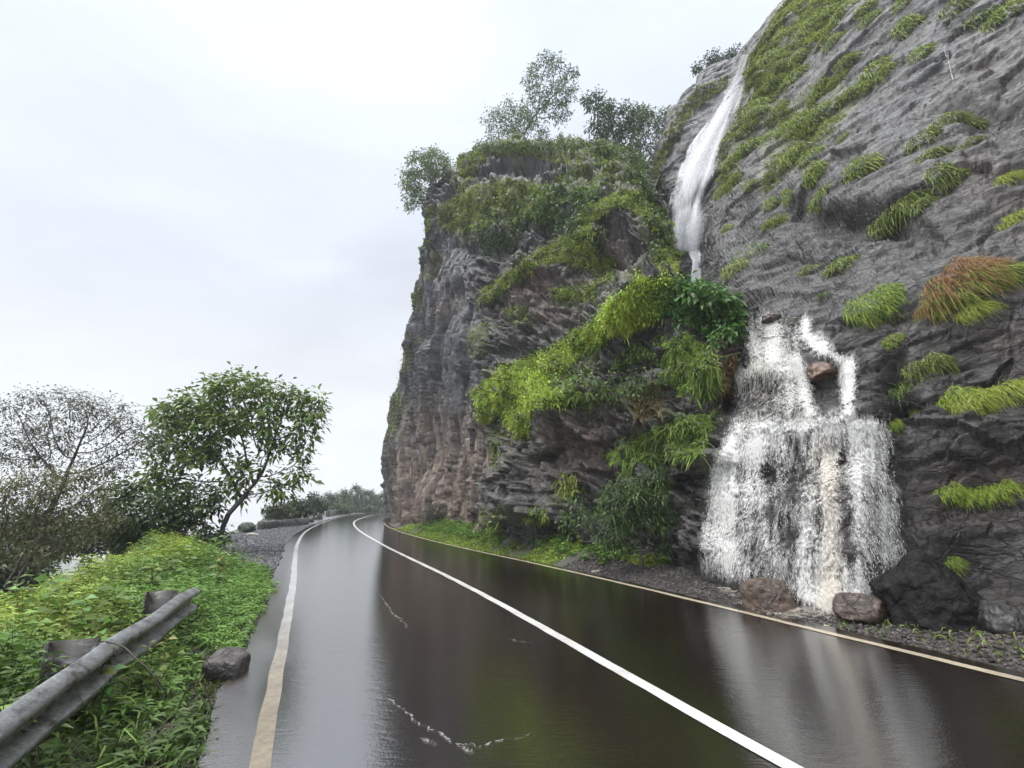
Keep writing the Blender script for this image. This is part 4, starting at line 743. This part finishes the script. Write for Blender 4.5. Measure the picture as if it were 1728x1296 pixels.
# ------------------------------------------------------------------ trees
def colonize(base, att, step, infl, kill, guide=(), maxit=140, noise_=.12):
    nd = [np.array(base, float)]; pa = [-1]
    for q in guide:
        q = np.array(q, float); m = max(1, int(np.linalg.norm(q-nd[-1])/step)); a0 = nd[-1]
        for k in range(1, m+1): pa.append(len(nd)-1); nd.append(a0+(q-a0)*k/m+rs.randn(3)*step*.08)
    while np.min(np.linalg.norm(att-nd[-1], axis=1)) > infl and len(nd) < 60:
        dd = att[np.argmin(np.linalg.norm(att-nd[-1], axis=1))]-nd[-1]; pa.append(len(nd)-1); nd.append(nd[-1]+dd/np.linalg.norm(dd)*step)
    dist = np.full(len(att), 1e9); near = np.zeros(len(att), int); done = 0; alive = np.ones(len(att), bool)
    for it in range(maxit):
        for k in range(done, len(nd)):
            q = np.linalg.norm(att-nd[k], axis=1); m = q < dist; dist[m] = q[m]; near[m] = k
        done = len(nd); alive &= dist > kill; act = alive & (dist < infl)
        if not act.any(): break
        for k in np.unique(near[act]):
            v = unit(att[act & (near == k)]-nd[k]).sum(0)+rs.randn(3)*noise_; v = v/(np.linalg.norm(v)+1e-9); nd.append(nd[k]+v*step); pa.append(k)
    return np.array(nd), np.array(pa)
def limbs(nd, pa, rtip, expo=2.3, rmax=.3):
    n = len(nd); acc = np.zeros(n); ch = np.zeros(n, int)
    for k in range(n-1, -1, -1):
        if ch[k] == 0: acc[k] = rtip**expo
        if pa[k] >= 0: acc[pa[k]] += acc[k]; ch[pa[k]] += 1
    r = np.minimum(acc**(1/expo), rmax); return r, ch
def tubes(bag, nd, pa, r, col, sides=6):
    k = np.where(pa >= 0)[0]; a = nd[pa[k]]; b = nd[k]; d_ = unit(b-a); ref = np.where(np.abs(d_[:, 2:3]) > .9, np.array([[1., 0, 0]]), np.array([[0, 0, 1.]]))
    s1 = unit(np.cross(d_, ref)); s2 = np.cross(d_, s1); ra = np.minimum(r[pa[k]], r[k]*1.6); V = []
    for e, R, c in ((0, ra, a-d_*(ra*.3)[:, None]), (1, r[k], b)):
        for j in range(sides):
            an = 2*math.pi*j/sides; V.append(c+(s1*math.cos(an)+s2*math.sin(an))*R[:, None])
    V = np.stack(V, 1).reshape(-1, 3); i = np.arange(len(k))[:, None]*2*sides
    bag.add(V, np.concatenate([i+np.array([[j, (j+1) % sides, sides+(j+1) % sides, sides+j]]) for j in range(sides)], 0), col)
def tree(name, label, cat, base, blobs, Y, natt, nl, L, W, tint, bark=(.05, .043, .036), rtip=.008, step=.22, infl=1.6, kill=.3, spread=.22, guide=(), rmax=.3, group=None, droop=.3, dz=.8, clump=None):
    base = np.array(base, float); root = empty(name, base, label, cat, group); att = []
    w = np.array([b_[2]*b_[3] for b_ in blobs], float); cnt = rs.multinomial(natt, w/w.sum())
    for (x, y, rx, ry, *yy), c in zip(blobs, cnt):
        y_ = yy[0] if yy else Y; cen = P(x, y, y_); sc = np.linalg.norm(cen-EYE)/math.sqrt(1+((x-CX)/F)**2+((CY-y)/F)**2)/F
        q = unit(rs.randn(c, 3))*(rs.rand(c, 1)**.36); att.append(cen+q*np.array([rx*sc, dz*(rx+ry)/2*sc, ry*sc]))
    att = np.concatenate(att); nd, pa = colonize(base, att, step, infl, kill, guide); r, ch = limbs(nd, pa, rtip, rmax=rmax); r[0] *= 1.25
    g = Bag(); tubes(g, nd, pa, r, np.array(bark)); g.build('trunk', M_BARK, root, True)
    tw = (ch == 0) | (r < rtip*1.75); tips = nd[tw]; tot = natt*nl; nl = max(3, int(round(tot/max(1, len(tips))))); hub = tips; spread *= .62
    q = np.repeat(hub, nl, 0); n = len(q); off = rs.randn(n, 3)*spread; pos = q+off; dr = unit(off*np.array([1, 1, .6])+rs.randn(n, 3)*.25*spread+np.array([0, 0, -.15*spread]))
    hv = np.repeat(1+.22*rs.randn(len(hub), 1), nl, 0)
    g = Bag(); leaves(g, pos, dr, L*(.55+.7*rs.rand(n)), W*(.6+.6*rs.rand(n)), np.clip(vary(tint, n, .2, .09)*hv, .006, .6), droop); g.build('crown', M_LEAF, root)
    return root
b0 = G(366, 936); b0 = np.array([b0[0], b0[1], gz(b0[0], b0[1])-.15])
tree('broadleaf_tree', 'green broadleaf tree with several dark stems beside the gravel shoulder', 'tree', b0,
     [(400, 650, 55, 34), (340, 690, 75, 34), (290, 700, 40, 30), (470, 680, 60, 34), (525, 690, 30, 38), (400, 715, 80, 36), (480, 740, 50, 36), (360, 770, 60, 26), (500, 790, 30, 28), (420, 775, 50, 30), (440, 830, 55, 26), (330, 735, 60, 30), (300, 770, 60, 35), (480, 815, 36, 18), (280, 815, 50, 30), (400, 800, 60, 30)], 17.6, 620, 12, .26, .125, (.16, .235, .05),
     rtip=.009, step=.17, infl=1.7, kill=.26, spread=.24, guide=[b0+np.array([.05, 0, .7]), b0+np.array([.2, 0, 1.25])], bark=(.03, .026, .023))
b1 = b0+np.array([-1.1, -.6, -.1])
tree('shrub', 'dense dark leafy shrub under the broadleaf tree', 'shrub', b1, [(265, 868, 80, 45), (215, 840, 55, 38), (310, 900, 70, 40), (200, 880, 50, 40), (330, 850, 50, 45), (255, 915, 70, 25)], 16.4, 420, 14, .20, .10, (.06, .10, .026), step=.2, infl=1.4, kill=.32, spread=.22, rtip=.008)
b2 = P(18, 1000, 13.2)
tree('feathery_tree', 'thin leaning tree with sparse small leaves at the left edge', 'tree', b2, [(60, 690, 75, 36), (150, 695, 70, 40), (215, 725, 60, 34), (30, 750, 60, 50), (110, 760, 80, 40), (250, 752, 45, 16), (180, 780, 60, 30)], 13.6, 560, 13, .105, .042, (.14, .15, .10),
     bark=(.045, .04, .038), rtip=.006, step=.14, infl=1.5, kill=.2, spread=.16, guide=[P(60, 930, 13.3), P(85, 860, 13.5)])
tree('bush', 'brownish twiggy bush tangled below the feathery tree', 'bush', P(10, 990, 12.2), [(50, 830, 75, 45), (130, 820, 60, 35), (30, 890, 60, 40), (110, 865, 60, 36), (160, 880, 40, 30), (70, 920, 70, 30)], 12.4, 560, 13, .11, .046, (.15, .155, .07), bark=(.05, .042, .036), rtip=.007, step=.16, infl=1.5, kill=.27, spread=.18, guide=[P(40, 935, 12.3)])
for x, y, rx, ry, Yd, lab in ((50, 905, 90, 42, 21, 'dark bush low behind the feathery tree, dropping into the valley'), (190, 902, 80, 36, 23, 'dark green bush filling the gap under the broadleaf tree shrub'), (5, 965, 70, 34, 16, 'dark bush at the left edge where the bank drops into the valley')):
    c = P(x, y+ry, Yd); tree('bush', lab, 'bush', (c[0], Yd, min(gz(c[0], Yd), c[2])-.1), [(x, y, rx, ry), (x-rx*.5, y-8, rx*.5, ry*.7), (x+rx*.5, y+4, rx*.5, ry*.7)], Yd, 420, 14, .2, .09, (.06, .085, .032), step=.25, infl=2.5, kill=.35, spread=.3, rtip=.01)
def onhit(x, y, dz=-.1): h = hit(x, y); return np.array(h[0])+np.array([0, 0, dz])
tree('cliff_tree', 'round pale green tree leaning out from the left edge of the bluff top', 'tree', P(752, 350, 34.5), [(722, 275, 34, 30), (700, 305, 28, 30), (748, 285, 20, 28), (690, 338, 16, 18), (715, 335, 28, 16)], 34, 420, 9, .25, .12, (.19, .25, .10), step=.25, infl=2.5, kill=.4, spread=.28, rtip=.014)
tree('cliff_tree', 'tall slender tree standing highest on the bluff top', 'tree', P(868, 262, 36), [(925, 108, 28, 20), (902, 138, 26, 20), (950, 148, 30, 26), (922, 165, 42, 28), (962, 122, 16, 16), (900, 188, 26, 24), (945, 192, 24, 18)], 36, 380, 7, .28, .12, (.13, .18, .08), step=.3, infl=3, kill=.45, spread=.28, rtip=.014, guide=[P(890, 215, 36)])
tree('cliff_bush', 'grey green bush spreading at the foot of the tall slender tree', 'bush', P(880, 262, 35.5), [(832, 200, 24, 18), (866, 198, 36, 32), (892, 225, 42, 28), (848, 232, 32, 22), (920, 245, 30, 16)], 35.2, 420, 7, .25, .10, (.16, .21, .09), step=.25, infl=2.5, kill=.4, spread=.28, rtip=.012)
tree('cliff_tree', 'dark full crowned tree on the bluff top right of the tall one', 'tree', P(1044, 285, 34), [(1035, 200, 42, 28), (1005, 172, 26, 22), (1042, 235, 42, 28), (1070, 200, 28, 24), (1018, 222, 32, 22)], 34, 460, 9, .28, .13, (.075, .12, .045), step=.25, infl=2.5, kill=.4, spread=.26, rtip=.014)
tree('cliff_tree', 'airy tree on the bluff top nearest the upper waterfall', 'tree', P(1085, 290, 32.5), [(1102, 208, 34, 24), (1130, 192, 18, 14), (1082, 186, 20, 16), (1092, 240, 36, 24), (1070, 255, 30, 20)], 33, 380, 7, .25, .10, (.11, .16, .06), step=.25, infl=2.5, kill=.4, spread=.26, rtip=.013)
tree('cliff_bush', 'small bush on the skyline left of the top of the upper waterfall', 'bush', P(1222, 150, 35), [(1212, 100, 28, 15), (1184, 116, 16, 9), (1238, 90, 16, 11), (1222, 114, 20, 12)], 35.5, 170, 9, .25, .12, (.07, .10, .045), step=.3, infl=2.5, kill=.45, spread=.28, rtip=.013)
s0 = G(1080, 948, .3)
tree('pinnate_shrub', 'leafy shrub with long drooping leaves at the foot of the rock wall', 'shrub', (s0[0], s0[1]-.1, .2), [(1085, 845, 55, 48), (1045, 850, 36, 40), (1110, 800, 26, 24), (1060, 900, 55, 34), (1115, 900, 34, 40)], 11.9, 420, 15, .13, .036, (.085, .14, .04), step=.13, infl=1.2, kill=.2, spread=.13, rtip=.005, droop=.5, dz=.6)
s0 = G(733, 893); tree('shrub', 'small dark shrub against the tan foot of the columnar wall', 'shrub', (s0[0], 28.3, 0), [(733, 868, 16, 20), (725, 880, 12, 12), (742, 880, 12, 12)], 28.2, 110, 9, .13, .06, (.05, .065, .035), step=.15, infl=1.2, kill=.22, spread=.14, rtip=.006)
s0 = G(700, 884); tree('shrub', 'low brownish twiggy shrub at the corner of the bluff', 'shrub', (s0[0], 34.5, 0), [(690, 880, 18, 8), (706, 884, 12, 6)], 34.2, 60, 9, .13, .05, (.09, .07, .045), step=.15, infl=1.2, kill=.22, spread=.14, rtip=.006)
for (x, y, rx, ry, Yd, lab, tn) in ((505, 858, 26, 17, 42, 'dark bush behind the near end of the far parapet', (.04, .06, .026)), (530, 852, 18, 18, 50, 'dark round tree just right of the dark parapet bush', (.05, .075, .032)), (470, 862, 24, 10, 38, 'low pale bush behind the stone parapet', (.09, .12, .05)),
     (556, 846, 17, 17, 80, 'distant green tree at the left of the far tree row', (.10, .14, .065)), (580, 842, 14, 18, 86, 'distant tree second from the left of the far tree row', (.10, .15, .07)), (602, 837, 15, 20, 92, 'distant tree with the pointed top in the far tree row', (.09, .135, .06)),  # far row: leaf tints lightened, distance haze painted into the colour
     (624, 842, 15, 17, 98, 'distant broad tree near the right end of the far tree row', (.10, .15, .07)), (642, 843, 14, 16, 104, 'distant tree at the right end of the far row, touching the bluff', (.095, .14, .07)), (575, 858, 22, 8, 76, 'low pale scrub below the far tree row', (.09, .12, .05)), (625, 860, 24, 7, 94, 'low scrub along the far bend of the road', (.09, .12, .05)), (598, 857, 24, 10, 108, 'pale undergrowth behind the trunks of the far tree row', (.09, .13, .06)), (650, 856, 18, 11, 108, 'dark undergrowth where the far tree row meets the bluff', (.08, .12, .055))):
    c = P(x, y+ry, Yd); z0 = gz(c[0], Yd)-.1
    tree('roadside_tree' if ry > 12 else 'bush', lab, 'tree' if ry > 12 else 'bush', (c[0], Yd, min(z0, c[2])), [(x, y, rx, ry), (x-rx*.4, y+ry*.3, rx*.7, ry*.6), (x+rx*.4, y+ry*.2, rx*.7, ry*.6), (x+rx*.1, y-ry*.5, rx*.5, ry*.5)], Yd, 150, 10, .22+.0022*Yd, .11+.0012*Yd, tn, step=.35, infl=4, kill=.5, spread=.3, rtip=.02)
# broad leaved weeds by the rail: things of their own
for x, y, Yd, lab, tn in ((40, 1075, 4.6, 'broad leaved vine plant behind the guard rail at the left edge', (.09, .15, .045)), (150, 1058, 5.0, 'broad leaved yellow green weed behind the nearer rail post', (.16, .21, .04)), (258, 1075, 4.6, 'leafy sprig growing in front of the guard rail', (.13, .18, .04))):
    q = P(x, y, Yd); bz = gz(q[0], q[1]); rt = empty('weed', (q[0], q[1], bz), lab, 'weed'); g = Bag(); m = 5
    herbs(g, np.stack([q[0]+rs.randn(m)*.12, q[1]+rs.randn(m)*.1, np.full(m, bz)], 1), np.full(m, max(.25, q[2]-bz))*(.75+.35*rs.rand(m)), 11, .085, .5, vary(tn, m, .15), .2); g.build('foliage', M_LEAF, rt)
g = Bag(); vp = np.stack([P(*q) for q in ((-60, 1118, 4.6), (20, 1118, 4.5), (60, 1108, 4.4), (110, 1098, 4.3), (165, 1083, 4.2), (205, 1090, 4.08), (228, 1110, 3.98), (252, 1132, 3.95), (272, 1165, 3.95))]); vp = catmull(vp, 60)
tubes(g, vp, np.arange(-1, 59), np.full(60, .006), np.array((.035, .028, .022))); tag(g.build('vine_stem', M_BARK, None, True, loc=vp[0]), 'thin dark vine stem bent across the guard rail', 'vine')

# ------------------------------------------------------------------ guard rail
RZ = -.2; e0 = np.array([-4.24, 6.95]); dv = np.array([.386, -1.]); dv /= np.linalg.norm(dv); nv = np.array([-dv[1], dv[0]])
if nv[0] < 0: nv = -nv
rt = empty('guard_rail', (e0[0], e0[1], 0), 'dirty grey steel guard rail ending in the plants on the valley side', 'guard rail')
prof = [(.0, .425), (.012, .43), (.085, .468), (.09, .50), (.085, .512), (.006, .55), (.0, .588), (.006, .625), (.085, .662), (.09, .675), (.085, .707), (.012, .745), (0, .75)]
prof = np.concatenate([prof, np.array(prof)[::-1]+np.array([-.006, 0])]); ts = np.arange(0, 11, .12); V = []
for t in ts:
    sag = .012*math.sin(t*1.7)+.01*math.sin(t*4.1); bend = -.05*max(0, .5-t)**2
    for o_, z in prof: q = e0+dv*t+nv*(o_+sag+bend); V.append((q[0], q[1], z+RZ+.008*math.sin(t*2.3)-.03*sm(.6, 0, t)))
k = len(prof); i = np.arange(len(ts)*k).reshape(len(ts), k); i = np.concatenate([i, i[:, :1]], 1)
k_ = k; Q = np.stack([i[:-1, :-1], i[1:, :-1], i[1:, 1:], i[:-1, 1:]], -1).reshape(-1, 4); cap = np.array([[i[0, j], i[0, j+1], i[0, k-2-j], i[0, k-1-j]] for j in range(k//2-1)])
mk('rail_beam', np.array(V), np.concatenate([Q, cap]), M_METAL, None, rt, False)
def boxq(c, ax, ay, hz):
    v = [c+sx*ax+sy*ay+np.array([0, 0, sz*hz]) for sz in (-1, 1) for sx, sy in ((-1, -1), (1, -1), (1, 1), (-1, 1))]
    return np.array(v), np.array([[0, 3, 2, 1], [4, 5, 6, 7], [0, 1, 5, 4], [1, 2, 6, 5], [2, 3, 7, 6], [3, 0, 4, 7]])
for t in (.55, 2.9, 5.2, 7.5):
    g = Bag(); c = np.append(e0+dv*t-nv*.20, .10); a3 = np.append(dv, 0); n3 = np.append(nv, 0)
    for cc, ax, ay, hz in ((c-n3*.03, a3*.004, n3*.16, .47), (c+a3*.035+n3*.126, a3*.031, n3*.004, .469), (c+a3*.035-n3*.186, a3*.031, n3*.004, .469), (c+n3*.135+np.array([0, 0, .29]), a3*.07, n3*.03, .13)):
        v, q = boxq(cc, ax, ay, hz); g.add(v, q, (1, 1, 1))
    g.build('post', M_RUST, rt)
    for zz in (.585+RZ,):
        g = Bag(); v, q = boxq(np.append(e0+dv*t+nv*.012, zz), a3*.012, n3*.006, .012); g.add(v, q, (1, 1, 1)); g.build('bolt', M_METAL, rt)

for t in (.06, .14, 3.06, 3.24, 3.42):
    for zz in (.50, .675):
        g = Bag(); c = np.append(e0+dv*t+nv*.083, zz+RZ)
        for k in range(6):
            a1, a2 = k*math.pi/3, (k+1)*math.pi/3; q = lambda an, o_: c+np.append(dv, 0)*math.cos(an)*.016+np.array([0, 0, 1])*math.sin(an)*.016+np.append(nv, 0)*o_
            g.add([q(a1, 0), q(a2, 0), q(a2, .014), q(a1, .014)], [[0, 1, 2, 3]], (1, 1, 1)); g.add([q(a1, .014), q(a2, .014), c+np.append(nv, 0)*.017, c+np.append(nv, 0)*.017], [[0, 1, 2, 3]], (1, 1, 1))
        g.build('bolt', M_RUST, rt)
V = []; ts2 = np.arange(2.9, 3.6, .06)
for t in ts2:
    sag = .012*math.sin(t*1.7)+.01*math.sin(t*4.1)
    for j_, (o_, z) in enumerate(prof): q = e0+dv*t+nv*(o_+sag+(.005 if j_ < len(prof)//2 else .0035)); V.append((q[0], q[1], z+RZ+.008*math.sin(t*2.3)))
i = np.arange(len(ts2)*k_).reshape(len(ts2), k_); i = np.concatenate([i, i[:, :1]], 1)
mk('splice_plate', np.array(V), np.stack([i[:-1, :-1], i[1:, :-1], i[1:, 1:], i[:-1, 1:]], -1).reshape(-1, 4), M_METAL, None, rt, False)
# ------------------------------------------------------------------ low stone parapets far along the road
def parapet(a, b_, h, w, lab, seed):
    a = np.array(a); b_ = np.array(b_); L_ = np.linalg.norm(b_-a); m = int(L_/.12)+2; d_ = (b_-a)/L_; nn_ = np.array([d_[1], -d_[0]]); pr = [(-w/2, -.3), (-w/2, h*.5), (-w/2, h*.95), (-w*.3, h), (0, h+.01), (w*.3, h), (w/2, h*.95), (w/2, h*.5), (w/2, -.3)]; V = []
    for t in np.linspace(0, L_, m):
        for o_, z in pr: V.append(np.append(a+d_*t+nn_*o_, z))
    V = np.array(V); V = V+.05*np.stack([fbm(V*2+k*9+seed, 3, k) for k in range(3)], 1); T = np.broadcast_to((.035, .037, .028), V.shape)*(1+.3*fbm(V*3, 3, seed))[:, None]; k = len(pr)
    caps = np.array([[0, 1, 7, 8], [1, 2, 6, 7], [2, 3, 5, 6]]); o = mk('parapet', V, np.concatenate([gridq(m, k), caps, caps[:, ::-1]+(m-1)*k]), M_BOULDER, T, None, False, loc=np.append(a, 0)); tag(o, lab, 'parapet')
p1 = G(440, 893); p2 = G(517, 884.5); parapet(p1[:2], p2[:2], .48, .45, 'long dark mossy stone parapet beside the gravel shoulder', 3)
p1 = G(553, 871.5); p2 = G(573, 867.5); parapet(p1[:2], p2[:2], .75, .5, 'short far stone parapet before the bend', 5)
for px_, py_, s_, lab in ((415, 897, .55, 'dark mossy rock before the near end of the long parapet'), (521, 881, .6, 'mossy stone block at the far end of the long parapet'), (534, 876.5, .75, 'dark boulder between the two parapets')):
    q = G(px_, py_); boulder('boulder', (q[0], q[1], .12), (s_, s_*.8, s_*.75), int(px_)+1, (.022, .03, .014), lab)

# ------------------------------------------------------------------ ripple edges on the wet road, sky glint painted as pale strips
def ripple_glint(pxs, w, lab):
    c = catmull(np.array([G(x, y, .014)[:2] for x, y in pxs]), 160); m = len(c); t = np.gradient(c, axis=0); nn_ = unit(np.stack([t[:, 1], -t[:, 0]], 1)); s_ = np.arange(m)*.35
    c = c+nn_*(.035*fbm(np.stack([s_*.5, s_*0, s_*0+w*99], 1), 4, 5))[:, None]; ww = w*(.6+.6*np.abs(fbm(np.stack([s_, s_*0, s_*0], 1), 3, 8)))*np.sin(np.linspace(.15, math.pi-.1, m))
    V = []
    for o_, z in ((-1, 0), (-.3, .006), (.3, .006), (1, 0)): V.append(np.concatenate([c+nn_*(o_*ww)[:, None], np.full((m, 1), .0125+z)], 1))
    V = np.stack(V, 1).reshape(-1, 3); A = np.tile([.05, .5, .5, .05], m)
    o = mk('glint_line', V, gridq(m, 4), M_GLINT, np.broadcast_to((.55, .53, .5), V.shape), None, True, A); tag(o, lab, None, None, 'structure')
M_GLINT = water_mat('road_glint', 22, None, .35, .9)
ripple_glint([(655, 1176), (680, 1195), (700, 1215), (735, 1232), (755, 1240), (775, 1255), (805, 1259), (850, 1250), (895, 1238)], .022, 'rippled edge of water crossing the lane, sky glint painted pale')
ripple_glint([(643, 1003), (655, 1022), (672, 1042), (690, 1060)], .022, 'short ripple with painted sky glint on the wet lane')
ripple_glint([(710, 1243), (722, 1252), (740, 1256)], .012, 'small ripple with painted glint near the bottom of the lane'); ripple_glint([(775, 1256), (788, 1268), (800, 1272)], .012, 'small branching ripple with painted glint on the lane'); ripple_glint([(856, 1076), (875, 1083), (897, 1084)], .010, 'faint ripple with painted glint beside the centre line')

# ------------------------------------------------------------------ sky, sun, haze, camera
W = D.worlds.new('World'); SC.world = W; W.use_nodes = True; nt = W.node_tree; ns, ls = nt.nodes, nt.links; ns.clear()
SUN_EL, SUN_AZ = math.radians(58), math.radians(275)     # high over the valley on the left
tc = N(ns, 'ShaderNodeTexCoord'); sky = N(ns, 'ShaderNodeTexSky', sky_type='NISHITA'); sky.sun_disc = False; sky.sun_elevation = SUN_EL; sky.sun_rotation = SUN_AZ
mp = N(ns, 'ShaderNodeMapping'); mp.inputs['Scale'].default_value = (1, 1, 2.6); ls.new(tc.outputs['Generated'], mp.inputs['Vector'])
cn = N(ns, 'ShaderNodeTexNoise', Scale=1.7, Detail=7, Roughness=.52); cn.inputs['Distortion'].default_value = .4; ls.new(mp.outputs[0], cn.inputs['Vector'])
sp = N(ns, 'ShaderNodeSeparateXYZ'); ls.new(tc.outputs['Generated'], sp.inputs[0])
cr = N(ns, 'ShaderNodeValToRGB'); e = cr.color_ramp.elements
stops = ((0., (3.7, 3.8, 4.0)), (.42, (3.8, 3.9, 4.1)), (.505, (4.3, 4.4, 4.65)), (.56, (4.0, 4.1, 4.35)), (.62, (3.65, 3.72, 3.92)), (.70, (3.6, 3.78, 4.15)), (.80, (4.1, 4.4, 4.95)), (.90, (4.7, 5.1, 5.8)), (1., (32, 32.5, 33)))
e[0].position, e[0].color = 0, stops[0][1]+(1,); e[1].position, e[1].color = 1, stops[-1][1]+(1,)
for p_, c_ in stops[1:-1]: q = e.new(p_); q.color = c_+(1,)
ls.new(ramp(ns, ls, sp.outputs['Z'], -1, 1), cr.inputs['Fac'])
c = mulcol(ns, ls, cr.outputs['Color'], ramp(ns, ls, cn.outputs['Fac'], .32, .68, .93, 1.2))
c = mulcol(ns, ls, c, ramp(ns, ls, sp.outputs['X'], -.8, .6, 1.06, .88))
c = mulcol(ns, ls, c, ramp(ns, ls, sp.outputs['Y'], -.3, .15, 1.35, 1.0))
mx = N(ns, 'ShaderNodeMix', data_type='RGBA'); mx.inputs[0].default_value = .94; ls.new(sky.outputs[0], mx.inputs[6]); ls.new(c, mx.inputs[7])
bg = N(ns, 'ShaderNodeBackground', Strength=.148); ls.new(mx.outputs[2], bg.inputs['Color']); wo = N(ns, 'ShaderNodeOutputWorld'); ls.new(bg.outputs[0], wo.inputs['Surface'])
sl = D.lights.new('sun', 'SUN'); sl.energy = 1.5; sl.angle = math.radians(16); sl.color = (1, .97, .92); so = D.objects.new('sun', sl); COL.objects.link(so)
sd = Vector((math.sin(SUN_AZ)*math.cos(SUN_EL), math.cos(SUN_AZ)*math.cos(SUN_EL), math.sin(SUN_EL))); so.rotation_euler = sd.to_track_quat('Z', 'Y').to_euler(); so.location = (0, 0, 80)
hm, ns, ls = newmat('haze'); pv = N(ns, 'ShaderNodeVolumePrincipled', Density=.0009, Anisotropy=.2); pv.inputs['Color'].default_value = (.93, .96, 1, 1); ho = N(ns, 'ShaderNodeOutputMaterial'); ls.new(pv.outputs[0], ho.inputs['Volume'])
v, q = boxq(np.array([-160., 280, -12]), np.array([500., 0, 0]), np.array([0, 380., 0]), 85); tag(mk('haze', v, q, hm), 'pale monsoon mist filling the valley air', None, None, 'stuff')
cam = D.cameras.new('camera'); cam.sensor_width = 36; cam.lens = 36*F/1728; cam.clip_start = .05; cam.clip_end = 5000
co = D.objects.new('camera', cam); COL.objects.link(co); co.location = EYE; co.rotation_euler = (math.pi/2+TH, 0, 0); SC.camera = co
vs = SC.view_settings; vs.view_transform = 'Standard'; vs.look = 'None'; vs.gamma = 1; vs.exposure = .45
cy = SC.cycles; cy.max_bounces = 8; cy.transparent_max_bounces = 24; cy.volume_bounces = 1; cy.use_denoising = True; cy.diffuse_bounces = 3; cy.glossy_bounces = 3; cy.caustics_reflective = False; cy.caustics_refractive = False
